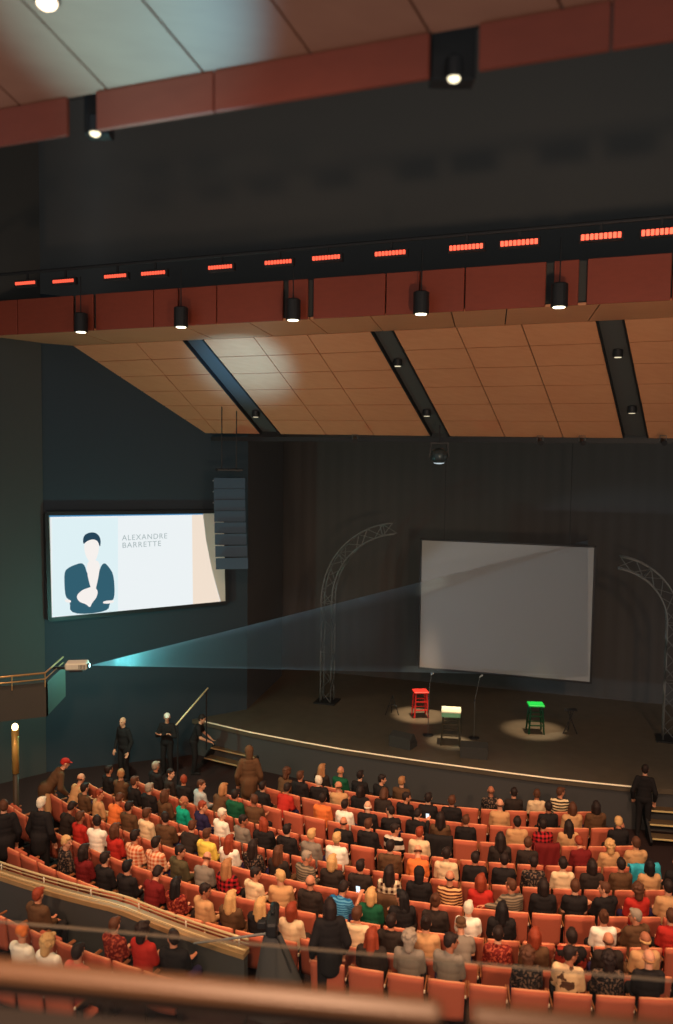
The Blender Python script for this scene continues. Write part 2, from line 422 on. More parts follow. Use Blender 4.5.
SPn = wn; SP0 = W0+wn*.22
def onscr(x, y, off=0): return on_plane(x, y, SP0+wn*off, wn)
def emis(name, rgb, s=1.0):
    return mat(name, (8, 8, 8), .8, emit=rgb, es=s, spec=0)
scr = empty('projection_screen', onscr(138, 565, -.1), 'large side wall projection screen showing a man in a dark jacket and white background', 'screen')
inv = Matrix.Translation(-Vector(scr.location))
def chaikin(p, k=2):
    for _ in range(k):
        o_ = []
        for i in range(len(p)):
            a, b = p[i], p[(i+1) % len(p)]; o_ += [(a[0]*.75+b[0]*.25, a[1]*.75+b[1]*.25), (a[0]*.25+b[0]*.75, a[1]*.25+b[1]*.75)]
        p = o_
    return p
def scr_poly(name, px, m, off, label=None, t=0):
    if name.startswith('pictured'): px = chaikin(px)
    mb = MB(); v = [onscr(x, y, off)-Vector(scr.location) for x, y in px]; mb.v = [tuple(p) for p in v]; mb.f = [tuple(range(len(v)))]
    o = obj(name, mb, m, scr)
    if label: o['label'] = label
    return o
c = [onscr(46.5, 513.5), onscr(225, 511.5), onscr(227, 602.5), onscr(49.5, 619.5)]
zt = (c[0].z+c[1].z)/2; zb = (c[2].z+c[3].z)/2
slb = MB(); slab(slb, [p-Vector(scr.location) for p in c], .08, -wn); obj('screen_surface', slb, mat('screen_cloth', (215, 205, 195), .9), scr)
fm = MB()
for p, q in zip(c, c[1:]+c[:1]): fm.beam(p-Vector(scr.location)-wn*.04, q-Vector(scr.location)-wn*.04, .16, .1)
obj('frame', fm, BLACKM, scr)
scr_poly('picture', [(50, 517), (203, 514.5), (206, 540), (212, 570), (221, 603), (52, 617.5)], emis('scr_white', (236, 242, 244), 1.0), .006, 'white glowing projected picture')  # right edge follows the loudspeaker's shadow, shaped into the outline
scr_poly('picture_band', [(49, 513.8), (203, 512.2), (203, 514.6), (49, 517)], emis('scr_blue', (70, 140, 190), .9), .007, 'blue strip along the top of the picture')
scr_poly('picture_band', [(192, 514.8), (203, 514.6), (206, 540), (212, 570), (220.5, 603), (193, 605.5)], emis('scr_peach', (244, 226, 208), .97), .0075, 'peach shading at the right of the picture')
scr_poly('picture_band', [(52, 518.5), (118, 517.6), (118, 611.5), (53, 616.6)], emis('scr_pale', (222, 240, 244), 1.0), .0078, 'pale blue backdrop behind the pictured man')
TEAL = emis('scr_teal', (52, 98, 116), .9); TEALD = emis('scr_teald', (40, 72, 92), .9); SKN = emis('scr_skin', (246, 240, 236), 1.0)
scr_poly('pictured_jacket', [(64, 575), (66, 569), (74, 565), (84, 562), (88, 577), (97, 577), (103, 561), (110, 568), (114, 576), (115, 598), (110, 602), (108, 612), (70, 615), (70, 600), (65, 597)], TEAL, .011, 'dark teal open jacket of the pictured man')
scr_poly('pictured_shirt', [(86, 560), (101, 560), (98, 580), (94, 596), (88, 580)], SKN, .013)
scr_poly('pictured_face', [(85, 540), (88, 536), (96, 536), (99, 541), (99, 551), (96, 560), (92, 564), (87, 559), (84, 550)], SKN, .015)
scr_poly('pictured_hair', [(83, 545), (83, 537), (87, 533), (94, 532), (99, 535), (101, 541), (100, 548), (98, 541), (93, 539), (87, 541)], TEALD, .017)
scr_poly('pictured_hands', [(76, 596), (82, 590), (88, 588), (93, 586), (98, 590), (97, 597), (92, 603), (90, 608), (86, 604), (79, 602)], SKN, .019)
scr_poly('pictured_cuff', [(65, 599), (71, 600), (71, 603), (65, 602)], SKN, .02)
scr_poly('pictured_cuff', [(103, 601), (114, 600), (114, 603), (103, 604)], SKN, .02)
def text_mesh(body, size):
    cu = bpy.data.curves.new('t', 'FONT'); cu.body = body; cu.size = size; cu.extrude = .002; cu.space_character = 1.15
    o = bpy.data.objects.new('t', cu); COL.objects.link(o); dg = bpy.context.evaluated_depsgraph_get(); dg.update()
    me = bpy.data.meshes.new_from_object(o.evaluated_get(dg)); bpy.data.objects.remove(o); return me
def scr_text(body, px, py, width_px, height_m, m, rel=1.0):
    me = text_mesh(body, 1.0); me.materials.clear(); me.materials.append(m)
    o = bpy.data.objects.new('lettering', me); COL.objects.link(o); o.parent = scr
    w = max(v.co.x for v in me.vertices); p = onscr(px, py, .024); q = onscr(px+width_px, py, .024); sx = (q-p).length/w
    mm = Matrix(((wd.x, 0, wn.x), (wd.y, 0, wn.y), (0, 1, 0))).to_4x4()
    o.matrix_local = Matrix.Translation(p-Vector(scr.location)) @ mm @ Matrix.Diagonal((sx, height_m, 1, 1))
    o['label'] = 'grey capital lettering on the picture'
scr_text('ALEXANDRE', 122, 540.5, 45, .21, emis('scr_text', (172, 186, 188), .95))
scr_text('BARRETTE', 122, 548, 39, .21, emis('scr_text', (172, 186, 188), .95))
scr_text('LES SOIREES DU RIRE', 126, 589, 54, .11, emis('scr_text2', (206, 212, 212), .95)) if False else None

# ------------------------------------------------------------------ stage screen
def scr2(x, y): return on_plane(x, y, SCC+Vector((0, 0, H)), AN)
cs = [scr2(422, 540), scr2(596, 546), scr2(590, 682), scr2(418, 668)]
ctr = sum(cs, Vector())/4
ss = empty('projection_screen', ctr, 'blank grey projection screen hanging above the back of the stage', 'screen')
W_ = ((cs[1]-cs[0]).length+(cs[2]-cs[3]).length)/2; H_ = ((cs[0]-cs[3]).length+(cs[1]-cs[2]).length)/2
ma = Matrix.Rotation(-TH, 4, 'Z')
q = MB(); q.box((0, 0, 0), (W_-.06, .02, H_-.06), ma); obj('screen_surface', q, mat('stage_screen', (138, 137, 135), .95, spec=.05), ss)
q = MB()
for sx in (-1, 1): q.box((sx*(W_/2), 0, 0), (.06, .05, H_+.06), ma, .01)
for sz in (-1, 1): q.box((0, 0, sz*(H_/2)), (W_+.06, .05, .06), ma, .01)
obj('frame', q, BLACKM, ss)
for sx in (-.36, .36):
    q = MB(); q.cyl(ma @ Vector((sx*W_, .02, H_/2)), ma @ Vector((sx*W_, .02, H_/2+5)), .012, n=6); obj('hanging_cable', q, BLACKM, ss)

# ------------------------------------------------------------------ truss arches
def truss(path, side, name, label, base=True, half=.17):
    root = empty(name, path[0], label, 'truss'); o0 = Vector(path[0])
    pts = [Vector(p)-o0 for p in path]; N = len(pts); fr = []
    for i in range(N):
        t = (pts[min(i+1, N-1)]-pts[max(i-1, 0)]).normalized(); s = side; b = t.cross(s).normalized(); fr.append((b, s))
    corners = []
    for a in (-1, 1):
        for b in (-1, 1):
            ln = [p+f[0]*a*half+f[1]*b*half for p, f in zip(pts, fr)]; corners.append(ln)
            q = MB(); q.tube(ln, .024, 6); obj('chord', q, TRUSS, root, True)
    q = MB(); L = [0]
    for i in range(1, N): L.append(L[-1]+(pts[i]-pts[i-1]).length)
    def at(ln, s):
        for i in range(1, N):
            if L[i] >= s or i == N-1: return ln[i-1].lerp(ln[i], min(1, (s-L[i-1])/(L[i]-L[i-1])))
    k = int(L[-1]/.38)
    for f, (c1_, c2_) in enumerate(((0, 1), (1, 3), (3, 2), (2, 0))):
        for i in range(k):
            s0, s1 = L[-1]*i/k, L[-1]*(i+1)/k
            a, b = (c1_, c2_) if i % 2 else (c2_, c1_)
            q.cyl(at(corners[a], s0), at(corners[b], s1), .012, n=5)
            if i % 4 == 0: q.cyl(at(corners[a], s0), at(corners[b], s0), .014, n=5)
    obj('lacing', q, TRUSS, root)
    if base:
        q = MB(); q.box((0, 0, .0), (.7, .7, .04), Matrix.Rotation(-TH, 4, 'Z'), .01); obj('base_plate', q, BLACKM, root)
A0 = on_z(327, 701, STAGE_Z+.02); B0 = on_z(669, 739, STAGE_Z+.02)
AC = (A0+B0)/2; dr = (B0-A0).normalized(); 
def arch_path(base, sgn, R):
    zt_ = at_y(327, 600, A0.y).z; pts = []
    for i in range(9): pts.append(Vector((base.x, base.y, STAGE_Z+.02+(zt_-STAGE_Z-.02)*i/8)))
    for i in range(1, 15):
        a = math.radians(84)*i/14
        pts.append(Vector((base.x, base.y, zt_))+dr*sgn*R*(1-cos(a))+Vector((0, 0, R*sin(a))))
    return pts
truss(arch_path(A0, 1, 2.35), AN, 'lighting_truss', 'curved aluminium lattice truss standing at the left of the stage screen')
truss(arch_path(B0, -1, 1.65), AN, 'lighting_truss', 'curved aluminium lattice truss at the right frame edge beside the stage')

# ------------------------------------------------------------------ things on stage
def stool(px, py, hpx_top, seat_c, leg_c, label, w=.36, extra=None, rz=.2):
    p = on_z(px, py, STAGE_Z); top = at_y(px, hpx_top, p.y).z-STAGE_Z
    r = empty('stool', p, label, 'stool', None, rz)
    q = MB(); q.box((0, 0, top-.025), (w+.04, w, .05), None, .014); obj('seat', q, seat_c, r)
    s = w/2-.04
    for sx in (-1, 1):
        for sy in (-1, 1):
            q = MB(); q.beam((sx*(s+.05), sy*(s+.05), 0), (sx*s, sy*s, top-.05), .035, .035); obj('leg', q, leg_c, r)
    for zz, off in ((top*.3, .038), (top*.62, .02)):
        q = MB()
        for sy in (-1, 1): q.box((0, sy*(s+off), zz), (2*s+2*off, .025, .03)); q.box((sy*(s+off), 0, zz+.04), (.025, 2*s+2*off, .03))
        obj('rung', q, leg_c, r)
    return r, top
RED = mat('red_paint', (206, 48, 44), .4); GRN = mat('green_paint', (20, 150, 62), .4); GRND = mat('dark_green_paint', (14, 60, 34), .5)
TEALP = mat('teal_cloth', (120, 178, 140), .8)
stool(420, 716, 690.5, RED, RED, 'red painted stool standing at the left of the stage', .4, rz=.1)
r, top = stool(450.5, 743, 709, mat('pale_top', (225, 220, 190), .6), mat('dark_leg', (58, 52, 40), .5), 'dark legged stool with a pale top and green skirt, nearest the stage edge', .48, rz=-.15)
q = MB(); q.box((0, 0, top-.11), (.5, .46, .13), None, .02); obj('skirt', q, TEALP, r, label='green cloth skirt under the stool top')
stool(535, 732, 703.5, mat('bright_green', (30, 200, 84), .4), GRND, 'green painted stool standing alone at the right of the stage', .4, rz=-.05)
def mic(px, py, ptop, lean, label):
    p = on_z(px, py, STAGE_Z); h = at_y(px, ptop, p.y).z-STAGE_Z
    r = empty('microphone_stand', p, label, 'microphone stand')
    q = MB(); q.lathe((0, 0, 0), [(.15, 0), (.15, .015), (.05, .03), (.02, .04)]); obj('base', q, BLACKM, r, True)
    q = MB(); q.cyl((0, 0, .03), (0, 0, h*.62), .013, n=8); q.cyl((0, 0, h*.62), (lean, 0, h), .009, n=8); obj('pole', q, mat('steel_pole', (110, 110, 105), .35, .7), r)
    q = MB(); q.lathe((0, 0, h*.6), [(.02, 0), (.022, .03), (.02, .06)], 10); obj('clutch', q, BLACKM, r)
    q = MB(); q.cap((lean, 0, h), (lean+.05, -.05, h+.06), .014, .026, 10); obj('microphone', q, mat('mic_grille', (190, 190, 186), .4, .5), r, True)
mic(474, 738, 677, .12, 'tall microphone stand right of the dark legged stool')
mic(428, 735, 675, .05, 'microphone stand in front of the red stool')
def wedge(px, py, rz, label, w=.62):
    p = on_z(px, py, STAGE_Z); r = empty('stage_monitor', p, label, 'speaker', None, rz)
    q = MB(); prof = [(-.22, 0), (.22, 0), (.22, .1), (.02, .38), (-.22, .3)]
    q.v = [(-w/2, y, z) for y, z in prof]+[(w/2, y, z) for y, z in prof]; k = 5
    q.f = [tuple(range(k))[::-1], tuple(range(k, 2*k))]+[(i, (i+1) % k, (i+1) % k+k, i+k) for i in range(k)]
    obj('cabinet', q, mat('speaker_box', (56, 55, 52), .7), r)
    q = MB(); a = math.atan2(.28, -.2); mm = Matrix.Translation((0, .128, .246)) @ Matrix.Rotation(-math.atan2(.28, .2), 4, 'X'); q.box((0, 0, 0), (w-.06, .30, .012), mm, .004); obj('grille', q, BLACKM, r)
    q = MB()
    for sx in (-1, 1): q.box((sx*(w/2+.008), -.05, .2), (.016, .12, .03), None, .005)
    obj('handle', q, BLACKM, r)
wedge(403, 746, 2.6+PI, 'black wedge monitor speaker on stage, left of the green skirted stool')
wedge(474, 756, -.2, 'black wedge monitor speaker at the stage edge below the tall microphone', .7)
p = on_z(392, 715, STAGE_Z); r = empty('guitar_stand', p, 'small dark folding stand beside the red stool', 'stand')
for k_, (a, b) in enumerate((((-.2, 0, 0), (0, 0, .6)), ((.2, 0, 0), (0, 0, .6)), ((0, .22, 0), (0, 0, .55)))):
    q = MB(); q.cap(a, b, .014, .012, 8); obj('leg', q, BLACKM, r)
q = MB(); q.tube([(-.14, -.1, .3), (0, -.02, .33), (.14, -.1, .3)], .014); obj('cradle', q, BLACKM, r)

p = on_z(570, 734, STAGE_Z); r = empty('folding_stand', p, 'small dark stand at the right of the green stool', 'stand')
for a, b in (((-.2, 0, 0), (.1, 0, .7)), ((.2, 0, 0), (-.1, 0, .7)), ((0, .22, 0), (0, 0, .65))):
    q = MB(); q.cap(a, b, .014, .012, 8); obj('leg', q, BLACKM, r)
q = MB(); q.box((0, 0, .7), (.34, .2, .03), None, .008); obj('tray', q, BLACKM, r)

# line array speaker column
LA = at_y(229, 470, 22.4); r = empty('line_array', LA, 'hanging curved column of dark loudspeakers at the right of the lit screen', 'speaker')
rzA = math.radians(12)
for i in range(8):
    t = i/8; z = -i*.30-.35; y = -.018*i*i; q = MB()
    mm = Matrix.Rotation(rzA, 4, 'Z') @ Matrix.Translation((0, y, z)) @ Matrix.Rotation(-.02*i, 4, 'X')
    q.v = [tuple(mm @ Vector(v)) for v in [(-.42, -.2, -.15), (.42, -.2, -.15), (.3, .25, -.15), (-.3, .25, -.15), (-.42, -.2, .14), (.42, -.2, .14), (.3, .25, .14), (-.3, .25, .14)]]
    q.f = [(0, 3, 2, 1), (4, 5, 6, 7), (0, 1, 5, 4), (1, 2, 6, 5), (2, 3, 7, 6), (3, 0, 4, 7)]
    c_ = obj('loudspeaker', q, mat('array_box', (44, 66, 84), .6), r)
    q = MB(); q.box((-.435, -.1, .06), (.02, .05, .03), mm, .004); obj('rigging_plate', q, mat('rig_steel', (170, 175, 178), .3, .8), c_)
q = MB(); q.box((0, 0, 0), (.7, .6, .06), Matrix.Rotation(rzA, 4, 'Z'), .01); q.cyl((-.2, 0, 0), (-.2, 0, 3.5), .015, n=6); q.cyl((.2, 0, 0), (.2, 0, 3.5), .015, n=6)
obj('hanging_frame', q, BLACKM, r)

# video projector on the side balcony front
PJ = at_y(78, 665.5, 17.6); r = empty('video_projector', PJ, 'pale video projector with a glowing lens on the left balcony front', 'projector', None, math.radians(8))
BEIGE = mat('beige_case', (186, 182, 164), .5)
q = MB(); q.box((-.02, 0, .01), (.46, .36, .15), None, .025); obj('case', q, BEIGE, r)
q = MB(); q.cyl((.2, -.05, .01), (.25, -.05, .01), .055, .05, 18); obj('lens_ring', q, BLACKM, r, True)
q = MB(); q.cyl((.245, -.05, .01), (.256, -.05, .01), .042, .042, 18); obj('lens', q, emis('lens_glow', (190, 250, 255), 9), r)
q = MB()
for i in range(5): q.box((.05+i*.03, -.183, .01), (.012, .01, .09))
obj('vent', q, BLACKM, r)
q = MB(); q.box((-.02, .0, -.09), (.3, .3, .04), None, .01); q.beam((-.02, .1, -.1), (-.6, .35, -.12), .05, .05); obj('bracket', q, BLACKM, r)

# side balcony (box) front with brass rail
zr = PJ.z
bx = [on_z(-70, 684, zr), on_z(45, 673, zr), on_z(63, 657, zr)]
lo = [p+Vector((0, 0, -.14)) for p in bx]
bal = empty('side_balcony_rail', bx[1], 'brass double rail along the left side balcony ending at the projector', 'railing')
for z_, nm in ((0, .02), (-.13, .015)):
    q = MB(); q.tube([p-bx[1]+Vector((0, 0, z_)) for p in bx], nm, 8); obj('rail', q, BRASS, bal, True)
q = MB()
for t in (0, .35, .7, 1):
    a = bx[0].lerp(bx[1], t)-bx[1]; q.cyl(a, a+Vector((0, 0, -.3)), .012, n=6)
obj('post', q, BRASS, bal)
wb = MB()
for a, b in zip(bx[:-1], bx[1:]):
    slab(wb, [a+Vector((0, .05, -.22)), b+Vector((0, .05, -.22)), b+Vector((0, .05, -.95)), a+Vector((0, .05, -.95))], .1, Vector((0, 1, 0)))
struct('wall_balcony', wb, mat('balcony_panel', (62, 58, 50), .7))

# candle-like lantern column
p = at_y(15, 727, 17.0); r = empty('lantern_post', (p.x, p.y, 0), 'glowing slender lantern post at the far left edge', 'lamp')
q = MB(); q.cyl((0, 0, .0), (0, 0, p.z-1.0), .06, .06, 12); obj('post', q, mat('post_dark', (60, 48, 34), .5), r, True)
q = MB(); q.cyl((0, 0, p.z-1.0), (0, 0, p.z-.06), .07, .075, 14); obj('shaft', q, mat('shaft_lit', (205, 160, 84), .35, .3), r, True)  # upper column coloured bright for its lit stretch
q = MB(); q.ell((0, 0, p.z), (.065, .065, .08)); obj('bulb', q, emis('bulb_warm', (255, 220, 150), 8), r, True)
# diagonal hand rail near the stage left stairs
a, b = at_y(176, 725, 20.5), at_y(208, 688, 21.6); r = empty('stair_handrail', (a.x, a.y, 0), 'thin bright diagonal handrail beside the left stage stairs', 'railing')
q = MB(); q.tube([Vector((0, 0, a.z)), Vector((b.x-a.x, b.y-a.y, b.z))], .022, 8); obj('rail', q, mat('rail_pale', (220, 200, 150), .4, .2), r, True)
for t in (.05, .95):
    q = MB(); m_ = a.lerp(b, t)-Vector((a.x, a.y, 0)); q.cyl((m_.x, m_.y, 0 if t < .5 else STAGE_Z-.2), m_, .02, n=8); obj('post', q, BLACKM, r)
# left steps up to the stage
def steps(p, rz, n, label, w=1.3, edge_m=None, rise=.2, going=.3):
    r = empty('stage_steps', p, label, 'steps', None, rz)
    for i in range(n):
        q = MB(); q.box((0, i*going, (i+1)*rise-.02), (w, going, .04), None, .008); t = obj('tread', q, mat('tread', (96, 78, 56), .6), r)
        q = MB(); q.box((0, i*going-going/2, (i+1)*rise-.01), (w, .035, .035), None, .006); obj('nosing', q, edge_m or WHITE, t, label='pale lit step edge')
    for sx in (-1, 1):
        q = MB(); q.beam((sx*(w/2+.03), -going/2, rise*.2), (sx*(w/2+.03), going*(n-.5), rise*n-.06), .05, .22)
        obj('stringer', q, BLACKM, r)
steps(on_z(229, 768, .0), -.5, 4, 'wooden steps up to the left end of the stage', 1.5, mat('step_tan', (180, 150, 108), .5))
steps(on_z(676, 846, .0), -.15, 5, 'steps with pale edges at the right end of the stage', 1.1, mat('step_pale', (214, 190, 130), .5))

# ------------------------------------------------------------------ ceiling lamps
LAMPW = emis('lamp_glow', (255, 244, 210), 6)
def can_lamp(p, r_, h, label, group, stem=1.0, glow=LAMPW):
    t = empty('downlight', p, label, 'ceiling light', group)
    q = MB(); q.lathe((0, 0, 0), [(r_, 0), (r_, h*.95), (r_*.8, h)], 18); obj('housing', q, BLACKM, t, False)
    q = MB(); q.lathe((0, 0, -.012), [(r_*.72, 0), (r_*.72, .008)], 16); obj('lens', q, glow, t)
    if stem:
        q = MB(); q.cyl((0, 0, h), (0, 0, h+stem), .012, n=6); obj('stem', q, BLACKM, t)
words = ['first', 'second', 'third', 'fourth', 'fifth', 'sixth', 'seventh', 'eighth', 'ninth', 'tenth', 'eleventh', 'twelfth', 'thirteenth', 'fourteenth', 'fifteenth', 'sixteenth', 'seventeenth', 'eighteenth', 'nineteenth', 'twentieth']
words += ['twenty-'+w for w in words[:9]]+['thirtieth']+['thirty-'+w for w in words[:9]]+['fortieth']
for i, (x, y) in enumerate([(81, 332), (181, 327), (293, 320), (421, 314), (559, 307)]):
    p = on_plane(x, y, fpt(0, H, -.35), nf); sc_ = .42
    can_lamp(p, .15, .42, f'black cylinder downlight before the red ceiling band, {words[i]} from left', 'cylinder downlights along the red band', .8)
for (i, ys) in ((3, [(256, 416)]), (7, [(398, 365), (427, 415)]), (11, [(618, 356), (632, 412)])):
    for j, (x, y) in enumerate(ys):
        p = onmain(x, y)+up_n*-.03
        nm = {3: 'left', 7: 'middle', 11: 'right'}[i]; 
        can_lamp(p, .1, .16, f'small {"lower" if (j == 1 or i == 3) else "upper"} downlight inside the {nm} dark ceiling slot', 'downlights in the ceiling slots', 0, emis('slot_glow', (230, 215, 180), 1.2))
# near lamps (in front of the near band)
for i, (x, y, nm) in enumerate(((95, 133, 'left'), (454, 78, 'right'))):
    p = on_plane(x, y, f1(0, H, .15), n1)
    t = empty('downlight', p, f'blurred bright downlight in the {nm} dark recess of the near ceiling', 'ceiling light', 'near ceiling downlights')
    q = MB(); q.lathe((0, 0, 0), [(.055, 0), (.055, .12), (.04, .14)], 16); obj('housing', q, BLACKM, t)
    q = MB(); q.ell((0, 0, 0), (.042, .042, .03)); obj('lens', q, emis('near_glow', (255, 240, 200), 4.5 if i else 2.2), t, True)
    q = MB(); q.box((0, .12, .22), (.30 if i else .2, .16, .42), None, .01); obj('recess_box', q, BLACKM, t)
p = at_y(47, 3, 4.6); t = empty('downlight', p, 'bright blurred downlight at the top left corner', 'ceiling light', 'near ceiling downlights')
q = MB(); q.ell((0, 0, 0), (.05, .05, .03)); obj('lens', q, emis('near_glow2', (255, 225, 190), 7), t, True)
q = MB(); q.lathe((0, 0, .01), [(.07, 0), (.07, .2)], 16); obj('housing', q, BLACKM, t)

# red led bars on a pipe
REDL = emis('red_led', (255, 84, 60), 2.6)
bars = [(25, 283, 20, 1.3), (63, 281, 21, 1.3), (115, 276, 22, 1.5), (153, 273, 24, 1.6), (220, 267, 24, 1.9), (278, 262, 27, 2.2), (326, 257.5, 28, 2.6), (390, 253, 31, 3), (466, 247, 34, 4.2), (519, 242.5, 38, 4.8), (601, 236, 41, 5.6), (662, 231.5, 42, 6)]
pipe_y = lambda X: 15.0+m38*X
pipe_n = Vector((-m38, 1, 0)).normalized()
def onpipe(x, y): return on_plane(x, y, Vector((0, 15.0, H)), pipe_n)
mm0 = Matrix.Rotation(math.atan2(m38, 1), 4, 'Z')
ref = [onpipe(x, y) for x, y, w, s in bars]
for i, (x, y, w, s) in enumerate(bars):
    p = onpipe(x, y); wl = (onpipe(x+w/2, y)-onpipe(x-w/2, y)).length
    t = empty('led_bar', p, f'glowing red light bar on the dark ceiling pipe, {words[i]} from left', 'light bar', 'red light bars above the red ceiling band', math.atan2(m38, 1))
    q = MB(); q.box((0, .06, .0), (wl+.06, .1, .15), None, .01); obj('housing', q, BLACKM, t)
    q = MB(); k = 9
    for j in range(k): q.box((-wl/2+wl*(j+.5)/k, 0, 0), (wl/k*.74, .03, .055+.006*s), None, .006)
    obj('red_lens', q, emis(f'red_led_{i}', (255, 92, 66), .9+.32*s), t)
    q = MB(); q.beam((0, .08, .05), (0, .08, .25), .04, .03); obj('clamp', q, BLACKM, t)
q = MB(); a, b = ref[0], ref[-1]; dd = (b-a).normalized(); base_ = a-dd*3
q.cyl((0, 0, 0), b+dd*4-base_, .035, n=10); pr = obj('lighting_pipe', q, BLACKM); pr.location = base_+Vector((0, .1, .24)); tag(pr, 'long black pipe carrying the red light bars', 'pipe')

# moving head / dome light under the ceiling end
p = at_y(439, 462, 20.2); t = empty('hanging_stage_lamp', p, 'dark dome shaped stage lamp hanging below the middle ceiling slot', 'stage light')
q = MB(); q.lathe((0, 0, 0), [(.13, -.02), (.2, .06), (.22, .16), (.17, .28), (.06, .34)], 20); obj('housing', q, mat('dome_case', (60, 70, 72), .3, .4), t, True)
q = MB(); q.lathe((0, 0, -.05), [(.05, 0), (.13, .02), (.135, .03)], 16); obj('lens', q, emis('dome_glow', (200, 214, 220), .9), t, True)
q = MB(); q.beam((-.24, 0, .1), (-.2, 0, .45), .04, .03); q.beam((.24, 0, .1), (.2, 0, .45), .04, .03); q.box((0, 0, .46), (.46, .08, .04)); q.cyl((0, 0, .46), (0, 0, .9), .02, n=8); obj('yoke', q, BLACKM, t)
# small battens under the ceiling edge
for i, (x, y) in enumerate([(355, 439), (540, 441), (582, 441), (663, 441)]):
    p = at_y(x, y, far_line(0).y-.6-.385*(x-336)/F*20); t = empty('spotlight', p, f'small dark spotlight under the ceiling edge, {words[i]} from left', 'spotlight', 'small spotlights under the ceiling edge')
    q = MB(); q.cyl((0, .08, .02), (0, -.1, -.05), .05, .065, 12); obj('housing', q, BLACKM, t)
    q = MB(); q.tube([(-.07, 0, 0), (-.07, 0, .12), (.07, 0, .12), (.07, 0, 0)], .01, 6); obj('yoke', q, TRUSS, t)

# ------------------------------------------------------------------ curved parapet between the blocks
PR = R0+RP*7.47
def prr(ph): return PR+max(0, ph-27)*.045+max(0, 27-ph)*.03
par = MB(); cap_ = MB(); phs = [15.5+i*1.0 for i in range(0, 38)]
ztop = lambda ph: SL*(PR-R0)+.98
par.rings([[pol(prr(ph)-.02, ph, 0), pol(prr(ph)+.10, ph, 0), pol(prr(ph)+.10, ph, ztop(ph)-.08), pol(prr(ph)-.02, ph, ztop(ph)-.08)] for ph in phs if ph > 19])
struct('wall_parapet', par, DARK)
cap_.rings([[pol(prr(ph)-.07, ph, ztop(ph)-.075), pol(prr(ph)+.13, ph, ztop(ph)-.075), pol(prr(ph)+.13, ph, ztop(ph)), pol(prr(ph)-.07, ph, ztop(ph))] for ph in phs if ph > 18.5])
struct('trim_8', cap_, GOLD)
rl = empty('curved_handrail', pol(PR, 25), 'pale double handrail along the top of the curved dividing wall', 'railing'); o0 = Vector(rl.location)
for dz, rr_, dr_ in ((.13, .018, -.04), (.07, .010, -.04), (.04, .012, .08)):
    q = MB(); q.tube([pol(prr(ph)+dr_, ph, ztop(ph)+dz)-o0 for ph in phs if ph > 19], rr_, 8); obj('rail', q, mat('rail_cream', (214, 190, 140), .35, .3), rl, True)
for ph in range(20, 52, 3):
    q = MB(); q.cyl(pol(prr(ph)-.04, ph, ztop(ph)-.02)-o0, pol(prr(ph)-.04, ph, ztop(ph)+.14)-o0, .012, n=8); obj('post', q, WHITE, rl, True)

# ------------------------------------------------------------------ near balcony edge
zr = H-1.5
ra = Vector((-.4208/.6415*1.5, 1.5/.6415, zr)); rb = Vector((.4375/.7146*1.5, 1.5/.7146, zr)); rd = (rb-ra).normalized(); rn = Vector((-rd.y, rd.x, 0))
def rp(t, off=0, dz=0): return ra+rd*t+rn*off+Vector((0, 0, dz))
L0 = (rb-ra).length
brz = wood('rail_oak', (96, 68, 48), (118, 84, 58), .4)
xs = on_plane(443, 1003, ra, rn); tcut0 = (xs-ra).dot(rd); xs = on_plane(470, 1007, ra, rn); tcut1 = (xs-ra).dot(rd)
for nm, t0, t1, lab in (('balcony_handrail', -2.5, tcut0, 'blurred wooden handrail across the near bottom edge, longer left piece'), ('balcony_handrail', tcut1, L0+2.5, 'blurred wooden handrail at the near bottom right corner')):
    p0 = rp((t0+t1)/2); r = empty(nm, p0, lab, 'handrail', None, math.atan2(rd.y, rd.x))
    q = MB(); q.box((0, -.01, -.035), (t1-t0, .07, .06), None, .02); obj('rail', q, brz, r)
    q = MB(); q.box((0, .0, -.085), (t1-t0, .03, .05), None, .004); obj('support_bar', q, mat('dark_bronze', (52, 42, 36), .4, .3), r)
gl = bpy.data.materials.new('balustrade_glass'); gl.use_nodes = True; nt = gl.node_tree; nt.nodes.clear()
o_ = nt.nodes.new('ShaderNodeOutputMaterial'); tr = nt.nodes.new('ShaderNodeBsdfTransparent'); gs = nt.nodes.new('ShaderNodeBsdfGlossy'); mx = nt.nodes.new('ShaderNodeMixShader'); fz = nt.nodes.new('ShaderNodeFresnel')
tr.inputs[0].default_value = (.86, .88, .86, 1); gs.inputs['Roughness'].default_value = .03; fz.inputs[0].default_value = 1.12
nt.links.new(fz.outputs[0], mx.inputs[0]); nt.links.new(tr.outputs[0], mx.inputs[1]); nt.links.new(gs.outputs[0], mx.inputs[2]); nt.links.new(mx.outputs[0], o_.inputs[0])
GS = 2.3; gtop = 0.0
def gp(t, dz=0): v = rp(t)-EYE; v = v*GS; v.z = -(.5953/.6415)*1.5*GS+dz; return EYE+v
pane = empty('glass_railing', gp(L0/2)+Vector((0, 0, -.4)), 'clear glass balustrade pane rising just above the near handrail', 'glass balustrade', None, math.atan2(rd.y, rd.x))
q = MB(); q.box((0, 0, -.05), (L0*GS+5, .014, .9)); obj('pane', q, gl, pane)
q = MB(); q.box((0, 0, .404), (L0*GS+5, .016, .008)); obj('polished_edge', q, mat('glass_edge', (120, 106, 88), .3), pane)
w = MB(); p0 = rp(L0/2, .0, -.9); mm = Matrix.Rotation(math.atan2(rd.y, rd.x), 4, 'Z'); mm.translation = p0; w.box((0, -.05, 0), (L0+6, .1, 1.5), mm, .0)
struct('wall_balcony', w, mat('balcony_front', (58, 52, 48), .6))
w = MB(); w.box((0, .6, H-2.5), (8, 3.4, .1)); struct('floor', w, CARPET)

